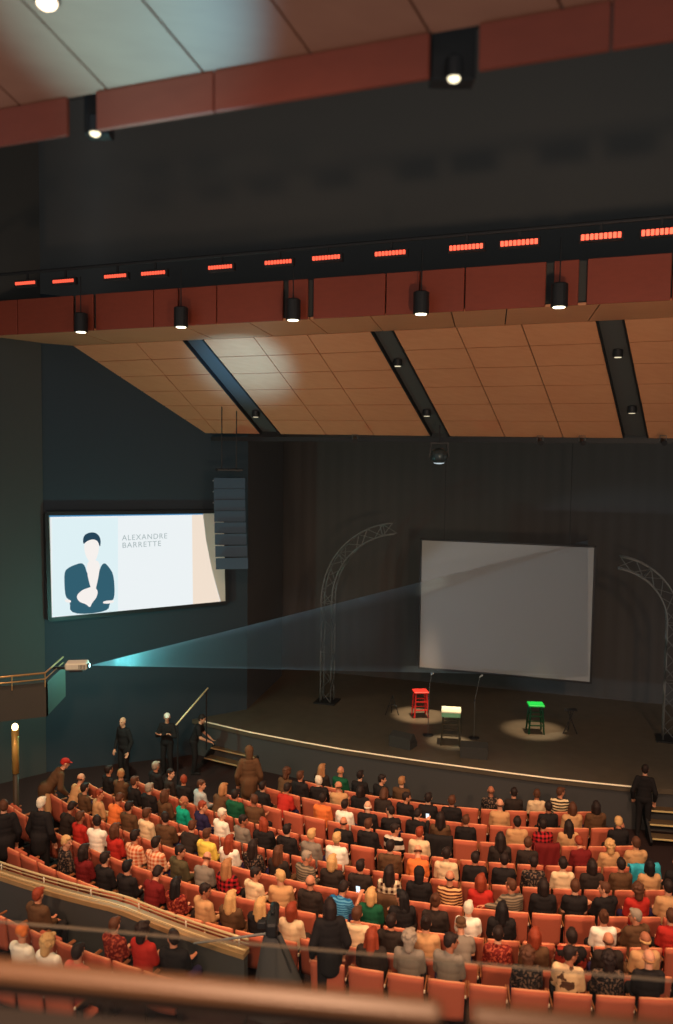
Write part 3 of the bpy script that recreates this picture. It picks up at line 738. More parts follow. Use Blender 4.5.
# ------------------------------------------------------------------ theatre seats
def seat_meshes():
    out = {}
    # curved back (slightly concave towards the sitter)
    q = MB(); nx, nz = 8, 6; W = .475; z0, z1 = .30, .865
    F_, B_ = [], []
    for j in range(nz+1):
        t = j/nz; z = z0+(z1-z0)*t; lean = -.02-.07*t
        ww = W/2*(1-.05*(1-t)) ; 
        for i in range(nx+1):
            s = -1+2*i/nx; x = s*ww; zz = z-(.018*(abs(s)**3) if j == nz else 0)
            c_ = .03*(1-s*s)
            F_.append((x, lean+.055-c_+.01*sin(PI*t), zz)); B_.append((x, lean-c_, zz))
    k = len(F_); q.v = F_+B_; n_ = nx+1
    for j in range(nz):
        for i in range(nx):
            a = j*n_+i; q.f.append((a+1, a, a+n_, a+n_+1)); q.f.append((k+a, k+a+1, k+a+n_+1, k+a+n_))
    for i in range(nx):
        q.f.append((i, i+1, k+i+1, k+i)); a = nz*n_+i; q.f.append((a+1, a, k+a, k+a+1))
    for j in range(nz):
        a = j*n_; q.f.append((a+n_, a, k+a, k+a+n_)); a = j*n_+nx; q.f.append((a, a+n_, k+a+n_, k+a))
    out['backrest'] = q.mesh('backrest', SEATF, True)
    # lit top edge of the back, painted as a paler roll
    q = MB(); q.tube([(-1*W/2+W*i/10, -.065-.03*(1-(-1+.2*i)**2), .868-.018*abs(-1+.2*i)**3) for i in range(11)], .016, 8); out['top_highlight'] = q.mesh('top_highlight', SEATT, True)
    q = MB(); q.box((0, .27, .295), (.46, .44, .09), None, .03); out['cushion'] = q.mesh('cushion', SEATF, False)
    q = MB(); q.box((0, .10, .58), (.45, .08, .40), Matrix.Translation((0, 0, 0)), .03); out['cushion_up'] = q.mesh('cushion', SEATF, False)
    q = MB(); q.box((0, .16, .635), (.022, .34, .035), None, .008); out['arm'] = q.mesh('armrest', ARM, False)
    q = MB(); q.box((0, -.01, .635), (.022, .03, .04), None, .006); out['arm_glint'] = q.mesh('arm_end_glint', mat('arm_glint', (232, 214, 188), .4), False)  # pale arm end: the highlight there is put into the colour
    q = MB(); q.box((0, .08, .31), (.020, .12, .62), None, .006); q.box((0, .1, .015), (.022, .26, .03), None, .006); out['support'] = q.mesh('side_support', FRAME, False)
    return out
SM = seat_meshes()
def make_seat(up):
    r = bpy.data.objects.new('theatre_seat', None); COL.objects.link(r); r.empty_display_size = .2
    bk_ = link('backrest', SM['backrest'], r); link('top_highlight', SM['top_highlight'], bk_)
    link('cushion', SM['cushion_up' if up else 'cushion'], r)
    for sx in (-1, 1):
        a = link('armrest', SM['arm'], r, (sx*.247, 0, 0)); link('arm_end_glint', SM['arm_glint'], a) if sx > 0 else None
        link('side_support', SM['support'], r, (sx*.247, 0, 0))
    return r
def copy_tree(o, parent=None):
    c_ = o.copy(); COL.objects.link(c_)
    if parent is not None: c_.parent = parent
    for ch_ in list(o.children): copy_tree(ch_, c_)
    return c_
protos = {}
def place_seat(up):
    if up not in protos: protos[up] = make_seat(up); return protos[up]
    return copy_tree(protos[up])

# ------------------------------------------------------------------ people
SKIN = [mat('skin_'+str(i), c_, .6, spec=.3) for i, c_ in enumerate([(214, 150, 116), (200, 132, 98), (226, 168, 134), (168, 104, 74)])]
EYEM = mat('eye_dark', (30, 24, 22), .3)
HAIRC = {'dark': (40, 28, 24), 'black': (26, 22, 22), 'brown': (86, 52, 34), 'red': (140, 58, 34), 'blond': (206, 160, 104), 'white': (228, 212, 186), 'grey': (150, 134, 116), 'tan': (168, 116, 74)}
GARC = {'black': (38, 35, 35), 'dark': (50, 42, 38), 'brown': (92, 66, 46), 'olive': (84, 76, 54), 'grey': (128, 118, 106), 'cream': (226, 196, 154), 'white': (244, 234, 214), 'tan': (196, 150, 104), 'red': (178, 48, 40), 'maroon': (110, 32, 32),
        'teal': (24, 158, 130), 'navy': (46, 40, 70), 'blue': (44, 96, 140), 'yellow': (238, 206, 92), 'orange': (220, 118, 62), 'green': (30, 84, 58), 'pink': (226, 104, 96), 'lightgrey': (172, 176, 172), 'cyan': (60, 180, 200)}
def garmat(w):
    if w == 'plaid_orange': return pattern('g_'+w, (196, 96, 58), (236, 190, 150), 'plaid', 14, 14)
    if w == 'plaid_red': return pattern('g_'+w, (186, 40, 44), (38, 24, 24), 'plaid', 12, 12)
    if w == 'plaid_white': return pattern('g_'+w, (60, 34, 28), (240, 214, 176), 'plaid', 10, 10)
    if w == 'stripe_blue': return pattern('g_'+w, (34, 96, 140), (86, 150, 186), 'stripes', 0, 26)
    if w == 'stripe_brown': return pattern('g_'+w, (92, 50, 34), (220, 168, 114), 'stripes', 0, 18)
    if w == 'stripe_cream': return pattern('g_'+w, (60, 50, 42), (230, 206, 160), 'stripes', 0, 15)
    if w == 'stripe_grey': return pattern('g_'+w, (88, 78, 66), (136, 120, 98), 'stripes', 0, 22)
    if w == 'stripe_black': return pattern('g_'+w, (30, 28, 28), (210, 196, 176), 'stripes', 0, 5)
    if w == 'print_black': return pattern('g_'+w, (40, 36, 36), (112, 90, 74), 'blotch', 26)
    if w == 'print_red': return pattern('g_'+w, (110, 36, 32), (176, 84, 60), 'blotch', 24)
    if w == 'flames': return pattern('g_'+w, (34, 30, 30), (140, 48, 36), 'blotch', 7)
    if w == 'stain': return pattern('g_'+w, (226, 188, 142), (90, 62, 46), 'blotch', 4.2)
    return mat('g_'+w, GARC[w], .9, bump=.3, bscale=30, spec=.1)
GWORD = {'plaid_orange': 'orange plaid', 'plaid_red': 'red and black plaid', 'plaid_white': 'white checked', 'stripe_blue': 'blue striped', 'stripe_brown': 'brown striped', 'stripe_cream': 'cream striped', 'stripe_grey': 'grey striped', 'stripe_black': 'black and white striped',
         'print_black': 'black patterned', 'print_red': 'red patterned', 'flames': 'black red-printed', 'stain': 'blotched cream', 'lightgrey': 'pale grey'}
def Rz(a): return Matrix.Rotation(a, 3, 'Z')
def Rx(a): return Matrix.Rotation(a, 3, 'X')
# pose: pelvis height, lean forward, turn (left +), head yaw (left +), head pitch (down +), elbows and wrists in body frame
LAP = [((-.18, .06, .748), (-.09, .30, .64)), ((.18, .06, .748), (.09, .30, .64))]
PHN = [((-.18, .05, .748), (-.06, .28, .66)), ((.20, .12, .76), (.20, .36, .92))]
OPN = [((-.30, -.02, .86), (-.48, .03, .84)), ((.18, .06, .748), (.12, .28, .66))]
CRS = [((-.18, .10, .755), (.10, .26, .76)), ((.18, .10, .755), (-.10, .29, .79))]
RSE = [((-.19, .12, .86), (-.16, .20, 1.10)), ((.18, .06, .748), (.10, .28, .66))]
POSES = {'up': (.54, .02, 0, 0, .05, LAP), 'fwd': (.54, .42, 0, .1, .1, LAP), 'left': (.54, .06, .25, .95, .08, CRS), 'right': (.54, .06, -.25, -1.0, .1, LAP),
         'down': (.54, .22, 0, .15, .55, LAP), 'slouch': (.54, -.12, .05, -.15, -.02, CRS), 'phone': (.54, .10, -.1, -.25, .45, PHN), 'wide': (.54, .02, .3, .7, .05, OPN), 'chin': (.54, .12, 0, .25, .12, RSE)}
SCRS = [((-.26, .06, -.28), (.10, .22, -.20)), ((.26, .06, -.28), (-.10, .25, -.16))]
SHNG = [((-.25, -.02, -.30), (-.24, .10, -.54)), ((.25, -.02, -.30), (.23, .12, -.54))]
SRCH = [((-.24, .16, -.22), (-.16, .40, -.28)), ((.24, .16, -.22), (.14, .42, -.26))]
STAND = {'stand': (.93, .04, 0, .1, .1, SHNG, 0), 'stand_cross': (.93, .0, .1, .4, .05, SCRS, 0), 'stand_bend': (.93, .75, 0, .1, .1, SRCH, 0), 'stand_reach': (.93, .35, -.2, -.3, .2, SRCH, 0)}
def pose_data(k):
    if k in POSES:
        ph, lean, turn, hy, hp, arms = POSES[k]; stand = False
    else:
        ph, lean, turn, hy, hp, arms, _ = STAND[k]; stand = True
    Rt = Rz(turn) @ Rx(-lean); pel = Vector((0, 0, ph))
    T = lambda v: pel+Rt @ Vector(v)
    neck = T((0, 0, .50)); Rh = Rz(turn+hy) @ Rx(-(lean*.35+hp)); hc = neck+Rh @ Vector((0, .015, .155))
    A = []
    for (e, w), sx in zip(arms, (-1, 1)):
        sh = T((sx*.150, 0, .435))
        if stand: e_ = T((e[0], e[1], .435+e[2])); w_ = T((w[0], w[1], .435+w[2]))
        else: e_ = pel+Rz(turn) @ (Vector(e)+Vector((0, sin(max(0, lean))*.3, -.02))-pel); w_ = pel+Rz(turn) @ (Vector(w)+Vector((0, sin(max(0, lean))*.3, 0))-pel)
        A.append((sh, e_, w_))
    legs = []
    for sx in (-1, 1):
        if stand: legs.append((Vector((sx*.09, 0, ph-.03)), Vector((sx*.10, .03, .49)), Vector((sx*.11, -.01, .08))))
        else: legs.append((Vector((sx*.09, .0, ph-.02)), Vector((sx*.12, .43, .52)), Vector((sx*.13, .44, .09))))
    return T, Rt, neck, Rh, hc, A, legs, stand
def body_mesh(k):
    T, Rt, neck, Rh, hc, A, legs, stand = pose_data(k); q = MB()
    q.ell(T((0, 0, 0)), (.165, .115, .12), Rt); q.ell(T((0, .005, .15)), (.14, .105, .16), Rt); q.ell(T((0, .005, .32)), (.16, .11, .16), Rt)
    q.cap(T((-.125, 0, .425)), T((.125, 0, .425)), .062); q.cap(T((0, -.005, .42)), neck+Rh @ Vector((0, .01, .07)), .062, .052)
    # head: skull, jaw, chin, nose, brow, lips, ears
    h = lambda v: hc+Rh @ Vector(v)
    q.ell(h((0, -.012, .025)), (.074, .092, .088), Rh); q.ell(h((0, .02, -.03)), (.060, .068, .075), Rh); q.ell(h((0, .062, -.085)), (.026, .022, .022), Rh)
    q.cap(h((0, .078, .012)), h((0, .102, -.022)), .010, .014, 8); q.cap(h((-.035, .074, .028)), h((.035, .074, .028)), .012, .012, 8)
    q.cap(h((-.018, .082, -.052)), h((.018, .082, -.052)), .009, .009, 8)
    for sx in (-1, 1): q.ell(h((sx*.078, -.005, -.005)), (.012, .022, .034), Rh, 10, 7)
    for (s_, e, w), sx in zip(A, (-1, 1)):
        q.cap(s_, e, .052, .042); q.cap(e, w, .042, .028)
        d_ = (w-e).normalized(); inw = Vector((-sx, 0, 0)); nrm = d_.cross(inw).normalized(); lat = nrm.cross(d_).normalized()
        pc = w+d_*.05; Rp = Matrix((lat, d_, nrm)).transposed(); q.ell(pc, (.042, .052, .018), Rp, 12, 8)
        for f, (o_, ln) in enumerate(((-.031, .062), (-.011, .074), (.010, .070), (.030, .054))):
            b0 = pc+lat*o_+d_*.035; b1 = b0+d_*ln*.55-nrm*.012; b2 = b1+d_*ln*.35-nrm*.028; q.cap(b0, b1, .0095, .009, 8); q.cap(b1, b2, .009, .008, 8)
        b0 = pc+lat*.035-d_*.02; b1 = b0+lat*.028+d_*.028-nrm*.008; b2 = b1+d_*.028-nrm*.008; q.cap(b0, b1, .012, .010, 8); q.cap(b1, b2, .010, .009, 8)
    for hp_, kn, an in legs:
        q.cap(hp_, kn, .085, .058); q.cap(kn, an, .056, .036); q.cap(an+Vector((0, -.03, -.035)), an+Vector((0, .14, -.055)), .038, .030)
    return remesh(q, 'person', .0085, SKIN[0], 1)
def garment_mesh(k, g):
    T, Rt, neck, Rh, hc, A, legs, stand = pose_data(k); q = MB(); o = .016 if g != 'coat' else .026
    q.ell(T((0, 0, -.02)), (.165+o, .115+o, .13), Rt); q.ell(T((0, .005, .14)), (.145+o, .108+o, .18), Rt); q.ell(T((0, .005, .32)), (.165+o, .112+o, .15), Rt)
    q.cap(T((-.145, 0, .415)), T((.145, 0, .415)), .062+o); q.cap(T((0, -.01, .42)), T((0, -.005, .475)), .085, .062+o*.4)
    for (s_, e, w) in A:
        if g == 'tee': q.cap(s_, s_.lerp(e, .7), .054+o, .052+o*.8)
        else:
            q.cap(s_, e, .052+o, .043+o); q.cap(e, e.lerp(w, .9), .043+o, .031+o*.7)
        for zz_ in (.08, .22, .38): q.ell(T((0, 0, zz_)), (.15+o, .105+o, .12), Rt)
    if g == 'hoodie' or g == 'coat':
        q.ell(T((0, -.075, .455)), (.105, .05, .065), Rt); 
        for sx in (-1, 1): q.cap(T((sx*.085, -.05, .465)), T((sx*.05, .06, .43)), .036, .028)
    if g == 'coat':
        if stand: q.cap(T((0, 0, 0)), Vector((0, 0, .74)), .185, .175)
        q.ell(T((0, 0, .02)), (.205, .16, .16), Rt)
    return remesh(q, g, .013, MATS['g_black'], 9)
def trousers_mesh(k):
    T, Rt, neck, Rh, hc, A, legs, stand = pose_data(k); q = MB()
    q.ell(T((0, 0, -.02)), (.178, .125, .13), Rt)
    for hp_, kn, an in legs: q.cap(hp_, kn, .098, .074); q.cap(kn, an.lerp(kn, .04), .072, .056)
    return remesh(q, 'trousers', .014, MATS['g_black'], 2)
def shoes_mesh(k):
    T, Rt, neck, Rh, hc, A, legs, stand = pose_data(k); q = MB()
    for hp_, kn, an in legs:
        q.cap(an+Vector((0, -.035, -.035)), an+Vector((0, .15, -.05)), .046, .038); q.box((an.x, an.y+.05, .015), (.085, .28, .028), None, .01)
    return remesh(q, 'shoes', .012, MATS['g_black'], 1)
def hair_mesh(st):
    q = MB(); rnd = random.Random(st)
    if st in ('short', 'long', 'bob', 'bun', 'tail', 'curly'):
        q.ell((0, -.022, .034), (.084, .096, .090))
        q.ell((0, -.05, -.005), (.078, .062, .085))
        for sx in (-1, 1): q.ell((sx*.062, -.02, .015), (.024, .05, .05))
        q.ell((.02, .045, .088), (.05, .04, .025))
    if st == 'long':
        q.cap((0, -.065, 0), (0, -.085, -.2), .08, .07)
        for sx in (-1, 1): q.cap((sx*.065, -.04, .02), (sx*.088, -.05, -.2), .036, .034)
    if st == 'bob':
        q.cap((0, -.06, 0), (0, -.06, -.12), .082, .075)
        for sx in (-1, 1): q.cap((sx*.07, -.02, .02), (sx*.078, -.01, -.12), .032, .032)
    if st == 'bun': q.ell((0, -.10, .085), (.045, .045, .045))
    if st == 'tail': q.cap((0, -.10, .03), (0, -.15, -.03), .028, .032); q.cap((0, -.15, -.03), (.01, -.13, -.20), .032, .016)
    if st == 'curly':
        q.ell((0, -.042, .022), (.098, .094, .108))
        for i in range(110):
            a, b = rnd.uniform(0, 2*PI), rnd.uniform(-.9, 1.5)
            v = Vector((.095*cos(a)*cos(b), -.045+.095*sin(a)*cos(b), .02+.10*sin(b)))
            if v.y > .035 and v.z < .06: continue
            q.ell(v, (.022,)*3, None, 8, 6)
        q.cap((0, -.07, 0), (0, -.08, -.12), .08, .07)
    if st == 'bald':
        q.cap((-.066, -.02, -.01), (-.03, -.085, -.01), .022, .024); q.cap((-.03, -.085, -.01), (.03, -.085, -.01), .024, .024); q.cap((.03, -.085, -.01), (.066, -.02, -.01), .024, .022)
    if st == 'cap':
        q.ell((0, -.012, .055), (.086, .103, .068)); q.ell((0, .10, .045), (.066, .065, .010)); q.ell((0, -.012, .125), (.01, .01, .008)); q.cap((-.05, -.07, .0), (.05, -.07, .0), .035)
    if st == 'beanie':
        q.ell((0, -.015, .06), (.086, .102, .085)); q.cap((-.05, -.03, .02), (.05, -.03, .02), .055)
    if st == 'hood':
        q.ell((0, -.03, .03), (.10, .105, .115)); q.cap((0, -.05, -.02), (0, -.05, -.12), .09, .08)
    return remesh(q, 'hair', .009, MATS['h_dark'], 3)
for k_, v_ in HAIRC.items(): mat('h_'+k_, v_, .65, bump=.6, bscale=45, var=.2, spec=.25)
for k_, v_ in GARC.items(): garmat(k_)
cache = {}
def cached(kind, *a):
    key = (kind,)+a
    if key not in cache: cache[key] = {'body': body_mesh, 'gar': garment_mesh, 'tro': trousers_mesh, 'hair': hair_mesh, 'shoe': shoes_mesh}[kind](*a)
    return cache[key]
eq = MB()
for sx in (-1, 1): eq.ell((sx*.030, .078, .008), (.011, .008, .008), None, 8, 6)
EYES = eq.mesh('eyes', EYEM, True)
def setm(o, m): o.material_slots[0].link = 'OBJECT'; o.material_slots[0].material = m
def person(loc, rz, pose, gtype, gcol, hcol, hst, label, group=None, skin=0, scale=1.0, tro='dark'):
    b = link('person', cached('body', pose)); b.location = loc; b.rotation_euler.z = rz; b.scale = (scale,)*3; tag(b, label, 'person', group); setm(b, SKIN[skin])
    g = link({'tee': 'shirt', 'shirt': 'shirt', 'hoodie': 'hoodie', 'coat': 'coat'}[gtype], cached('gar', pose, gtype), b); setm(g, garmat(gcol))
    t = link('trousers', cached('tro', pose), b); setm(t, garmat(tro))
    s = link('shoes', cached('shoe', 'stand' if pose in STAND else 'up'), b); setm(s, garmat('black'))
    T, Rt, neck, Rh, hc, A, legs, stand = pose_data(pose); mh = Rh.to_4x4(); mh.translation = hc
    nm = {'cap': 'cap', 'beanie': 'hat', 'hood': 'hood'}.get(hst, 'hair')
    h = link(nm, cached('hair', hst), b); h.matrix_local = mh; setm(h, garmat(hcol) if hst in ('cap', 'beanie', 'hood') else MATS['h_'+hcol])
    e = link('eyes', EYES, b); e.matrix_local = mh
    return b
# x, y (head in the photo), garment type, garment, hair colour, hair style, pose
T_ = '''70 784 shirt tan brown bald fwd;75 823 shirt red brown short up;53 812 shirt dark dark short down;105 770 shirt black dark short up;101 778 shirt brown tan short left;94 787 shirt tan red short right
100 793 shirt orange brown short down;111 801 coat brown dark short up;119 777 shirt black brown short up;91 833 shirt white dark short left;101 830 shirt red brown bob up;110 843 shirt plaid_orange dark short up
77 852 shirt maroon dark bob up;142 755 coat black grey short up;153 762 shirt dark dark short right;168 766 coat black red short left;122 777 coat black grey short up;137 788 shirt brown brown bob up
153 791 shirt teal blond bald right;168 797 shirt navy red short right;186 803 shirt lightgrey brown short right;205 812 shirt white white short right;127 806 hoodie cream brown short up;190 776 shirt brown tan bob fwd
122 843 shirt plaid_orange dark short up;148 853 coat olive dark short right;154 818 coat brown dark short left;170 828 coat dark brown short fwd;166 860 shirt maroon dark short down;205 830 coat yellow brown short up
220 832 shirt white red long up;125 869 shirt black black short up;145 880 shirt print_red black long up;170 877 shirt tan dark short right;190 863 shirt grey brown bald down;214 870 shirt plaid_red tan long up
203 896 shirt brown blond long up;113 891 shirt white blond bob up;101 875 shirt black dark short up;232 765 coat black grey short up;279 773 shirt brown brown curly fwd;304 767 shirt dark tan long up
307 778 coat black white short left;259 784 shirt black dark short up;274 793 shirt red dark short fwd;218 812 shirt grey dark short right;238 824 coat black red bob left;262 829 coat black dark short up
286 832 shirt grey blond short up;316 842 shirt white blond short up;310 857 shirt stripe_grey grey short right;260 852 shirt print_black dark long up;287 857 shirt dark brown long up;242 878 hoodie cream dark short right
257 882 shirt tan blond short left;268 885 coat black blond long up;227 897 shirt maroon blond short up;258 907 shirt cream red bob up;290 905 coat dark brown bald up;272 926 shirt orange brown short up
341 769 shirt green tan bald up;333 776 shirt tan brown bald left;358 773 shirt black dark short up;382 779 shirt black dark short right;405 780 shirt brown tan short up;331 784 shirt orange dark short up
356 789 coat black dark bob up;377 796 shirt dark brown bob down;397 799 shirt black dark short right;342 804 shirt white dark short up;368 804 coat black white bald up;334 821 shirt black dark bald up
356 828 coat black brown short up;402 836 shirt stripe_black dark short right;413 837 shirt cream red short up;342 852 shirt dark blond bob up;377 846 coat brown dark short up;395 856 shirt plaid_white dark long up
342 867 coat dark dark short up;369 870 shirt green blond bob up;407 873 coat black dark hood up;361 892 tee stripe_blue dark short phone;388 902 coat black black long left;357 915 hoodie cream brown short up
376 945 coat dark red long up;358 955 shirt pink brown short up;409 962 shirt grey grey curly up;425 801 shirt black dark short up;452 803 coat black brown short up;485 794 shirt print_black brown bald up
505 793 shirt dark dark short up;506 809 shirt tan brown bald up;419 816 coat black dark short phone;473 821 coat black brown short up;450 822 shirt brown dark long up;430 853 shirt orange brown bald down
429 873 shirt stripe_brown dark bald up;456 860 hoodie cream dark short up;494 885 shirt red red bob up;491 868 shirt black dark short up;512 825 coat tan dark short up;423 908 shirt dark brown bun up
413 925 shirt tan dark bun up;453 905 tee white white short up;472 932 tee grey brown cap fwd;420 943 shirt grey dark short right;488 920 coat black black long up;510 901 shirt stripe_grey brown short wide
512 930 shirt print_red dark short up;511 953 shirt print_black brown curly up;533 790 hoodie cream brown short up;560 792 shirt stripe_cream brown short right;544 811 shirt black dark short up;564 815 coat tan brown bob up
540 825 shirt plaid_red dark short up;590 810 coat brown dark bob up;571 834 coat tan dark long up;515 842 shirt dark dark long up;537 850 shirt dark brown short up;602 850 shirt tan blond curly up
521 866 shirt print_black dark short up;549 869 hoodie cream dark short up;582 867 coat dark dark bob up;611 866 shirt brown dark short up;622 811 shirt black blond short phone;643 812 coat dark dark short left
625 830 coat tan brown short up;645 870 shirt tan black bob up;663 876 shirt tan dark short up;524 896 coat black dark bob up;555 890 tee black brown short up;593 887 coat black brown short left
618 895 shirt red brown curly up;592 922 shirt white brown bun up;551 930 shirt brown red bob up;549 943 coat flames dark short up;588 938 coat dark brown bald up;591 957 shirt stain dark short right
655 893 coat black tan short up;632 914 coat brown grey short left;625 938 shirt tan blond bald up;642 952 hoodie black tan bald up;641 930 shirt cream dark short left;668 940 shirt red brown short up
34 926 hoodie white orange beanie up;54 935 shirt white blond curly up;84 940 shirt pink dark short up;118 947 shirt red dark curly up;5 912 coat brown red short up;140 940 coat black dark short left;162 957 shirt tan brown short up;105 930 shirt print_red brown short up
88 806 shirt brown dark short up;132 826 coat tan brown short up;84 800 coat dark brown short left;60 843 shirt print_black blond short right;118 857 shirt dark brown short up;185 838 coat brown dark bob left;214 798 coat green dark short up;200 786 shirt dark tan short down
248 775 shirt brown brown short left;290 783 coat black brown short up;350 781 coat tan brown short left;365 785 coat black dark short up;182 820 coat brown grey short left;66 850 shirt white dark bob up;243 905 shirt maroon dark short up;300 873 coat black brown short down
322 862 coat grey brown short up;385 822 shirt black dark short left;495 853 coat black dark short up;632 842 coat black black long up;655 835 coat dark dark short up;585 846 shirt maroon red short down;658 850 coat black dark short up;640 820 coat dark brown short up
556 872 coat black dark bob up;570 877 coat dark brown long up;604 938 shirt print_black dark curly up;612 930 shirt brown grey bald up;287 970 shirt tan brown bald up;321 966 shirt orange brown curly up;296 960 coat brown brown curly up;368 970 coat dark dark long up;400 945 coat dark dark short up;447 945 shirt maroon brown short left;665 905 coat black dark short up'''
rows_T = [s.split() for ln in T_.split('\n') for s in ln.split(';')]
# seats of each row: phase from the photo, extent in degrees
phase = {0: 4.2, 1: 3.8, 2: 10.0, 3: 7.1, 4: 9.2, 5: 20.6, 6: 13.3, 7: 13.4, 8: 8.8, 9: 25.4, 10: 25.0}
ext = {0: (-6, 30), 1: (-6, 33), 2: (-6, 36), 3: (-6, 45), 4: (-6, 46), 5: (-6, 46), 6: (-6, 46), 7: (-3, 44), 8: (-2, 15.5), 9: (18.5, 34), 10: (21, 32)}
SP_ = .535
seats = {}
for i in range(11):
    r = row_r(i); dphi = math.degrees(SP_/r); k0 = math.ceil((ext[i][0]-phase[i])/dphi); k1 = math.floor((ext[i][1]-phase[i])/dphi)
    for k in range(k0, k1+1):
        ph = phase[i]+k*dphi; P = pol(r, ph)
        hx, hy = project(P+Vector((0, 0, .86)))
        if hx < -14 or hx > 687: continue
        if hy > (992 if i == 10 else 968)+hx*.055: continue            # below the near handrail
        if i in (0, 1, 2) and hx > 646: continue
        seats[(i, k)] = dict(ph=ph, r=r, P=P, px=hx, py=hy, who=None)
STANDPX = [(46, 767, 1.42), (40, 805, 1.56), (4, 808, 1.56), (256, 758, 1.56), (322, 921, 1.56)]
def stand_pos(px, py, h):
    r, ph = hit_row(px, py, h); P = pol(r, ph)
    if px < 52:
        for s in seats.values():
            if (s['P']+Vector((sin(math.radians(s['ph'])), cos(math.radians(s['ph'])), 0))*.35-P).length < .5: s['blocked'] = True
        return P
    near = [s for s in seats.values() if (s['P']-P).length < 1.0]
    if near:
        i = min(range(11), key=lambda i: abs(row_r(i)-.52-r)); rg = row_r(i)-.52
        P = pol(rg, ph); P.z = floor_z(row_r(i), ph)
        for s in seats.values():
            if abs(s['r']-row_r(i)) < .1 and abs(math.radians(s['ph']-ph))*s['r'] < .42: s['blocked'] = True
    return P
for q_ in STANDPX: stand_pos(*q_)
dropped = []
for w in rows_T:
    x, y = float(w[0]), float(w[1]); r, ph = hit_row(x, y, 1.19)
    best = None
    for key, s in seats.items():
        if s['who'] is not None or s.get('blocked'): continue
        hp_ = pol(s['r']-.16, s['ph'], s['P'].z+1.19); hx, hy = project(hp_); d_ = ((hx-x)**2+((hy-y)*1.3)**2)**.5
        if best is None or d_ < best[0]: best = (d_, key)
    if best and best[0] < 36: seats[best[1]]['who'] = w
    else: dropped.append((x, y, best))
print('SEATS', len(seats), 'PEOPLE', sum(1 for s in seats.values() if s['who']), 'dropped', dropped)
rnd = random.Random(3)
skinw = {'bob': 'bobbed', 'long': 'long', 'curly': 'curly', 'short': 'short', 'bun': 'bunned', 'tail': 'tied'}
def word_g(w, t): return GWORD.get(w, w)+' '+{'tee': 'T-shirt', 'shirt': 'shirt', 'hoodie': 'hoodie', 'coat': 'jacket'}[t]
def word_h(w, col):
    st = w
    if st == 'bald': return 'bald'
    if st == 'cap': return 'in a cap'
    if st in ('beanie', 'hood'): return 'hooded'
    return f'{col}-haired'
for i in range(11):
    row = sorted([(s['px'], k, s) for (ri, k), s in seats.items() if ri == i], key=lambda t: t[0])
    rowname = (words[i]+' row from stage') if i < 9 else ('block behind curved wall' if i == 9 else 'lowest row at left')
    cnt_p = 0
    for j, (px, k, s) in enumerate(row):
        w = s['who']; occ = w is not None
        t = place_seat(not occ and (s.get('blocked', False) or rnd.random() < .5))
        t.location = s['P']; t.rotation_euler = (0, 0, -math.radians(s['ph'])); 
        tag(t, f"{'occupied' if occ else 'empty'} salmon red theatre seat, {rowname}, {words[j]} from left", 'theatre seat', 'red theatre seats')
        if occ:
            cnt_p += 1
            x, y, gt, gc, hcx, hs, pose = w; sc_ = rnd.uniform(.94, 1.0)
            off = pol(s['r']-.30, s['ph'], s['P'].z); off.z += rnd.uniform(-.01, .03)
            off.z = s['P'].z-.02
            if hs == 'beanie': desc = f'person in an orange hat and {word_g(gc, gt)}'
            elif hs == 'cap': desc = f'person in a cap and {word_g(gc, gt)}'
            elif hs == 'hood': desc = f'person with black hood up in {word_g(gc, gt)}'
            elif hs == 'bald': desc = f'balding person in {word_g(gc, gt)}'
            else: desc = f'{hcx}-haired person in {word_g(gc, gt)}'
            if hs in ('beanie',): hcol = 'orange'
            elif hs == 'cap': hcol = 'brown'
            elif hs == 'hood': hcol = 'black'
            else: hcol = hcx
            lab = f'{desc}, {rowname}, {words[cnt_p-1]} person from left'
            person(off, -math.radians(s['ph'])+rnd.uniform(-.06, .06), pose, gt, gc, hcol, hs, lab, 'seated audience', rnd.choice([0, 0, 1, 1, 2, 3]) if hcx != 'white' else 2, sc_, rnd.choice(['dark', 'black', 'navy', 'brown']))
            s['loc'] = off
            if pose == 'phone':
                pp_ = off+Matrix.Rotation(-math.radians(s['ph']), 3, 'Z') @ Vector((.20, .46, .99))*sc_
                r = empty('smartphone', pp_, f'lit smartphone held by the {desc[0:]}', 'phone', None, -math.radians(s['ph']))
                q = MB(); q.box((0, 0, 0), (.075, .01, .15), Matrix.Rotation(.3, 4, 'X'), .004); obj('case', q, BLACKM, r)
                q = MB(); q.box((0, -.0065, 0), (.068, .003, .14), Matrix.Rotation(.3, 4, 'X')); obj('screen', q, emis('phone_glow', (225, 240, 255), 1.3), r)

# standing people
def stander(px, py, head_h, pose, face, gt, gc, hcol, hst, label, floor_off=0, skin=0, tro='black', scale=1.0):
    P = stand_pos(px, py, head_h); P.z += floor_off
    return person(P, face, pose, gt, gc, hcol, hst, label, None, skin, scale, tro)
stander(46, 767, 1.42, 'stand_bend', -1.1, 'coat', 'brown', 'red', 'cap', 'person in red cap and brown jacket bending over the seats, far left', tro='tan')
stander(40, 805, 1.56, 'stand', -.3, 'coat', 'black', 'white', 'short', 'white-haired person in black standing in the left aisle')
stander(4, 808, 1.56, 'stand', .5, 'coat', 'black', 'brown', 'short', 'brown-haired person in black standing at the left photo edge')
stander(124, 722, 1.56, 'stand', 2.6, 'shirt', 'black', 'dark', 'bald', 'balding usher in black standing against the dark left wall')
stander(167, 718, 1.56, 'stand_cross', 2.9, 'shirt', 'black', 'white', 'cap', 'person in white cap and black clothes, arms folded, near the diagonal handrail')
stander(194, 727, 1.3, 'stand_reach', -1.4, 'tee', 'black', 'dark', 'short', 'person in black T-shirt leaning towards the left stage steps')
stander(256, 758, 1.56, 'stand', .1, 'coat', 'brown', 'brown', 'hood', 'hooded person in long brown coat standing with back turned', tro='brown', scale=1.08)
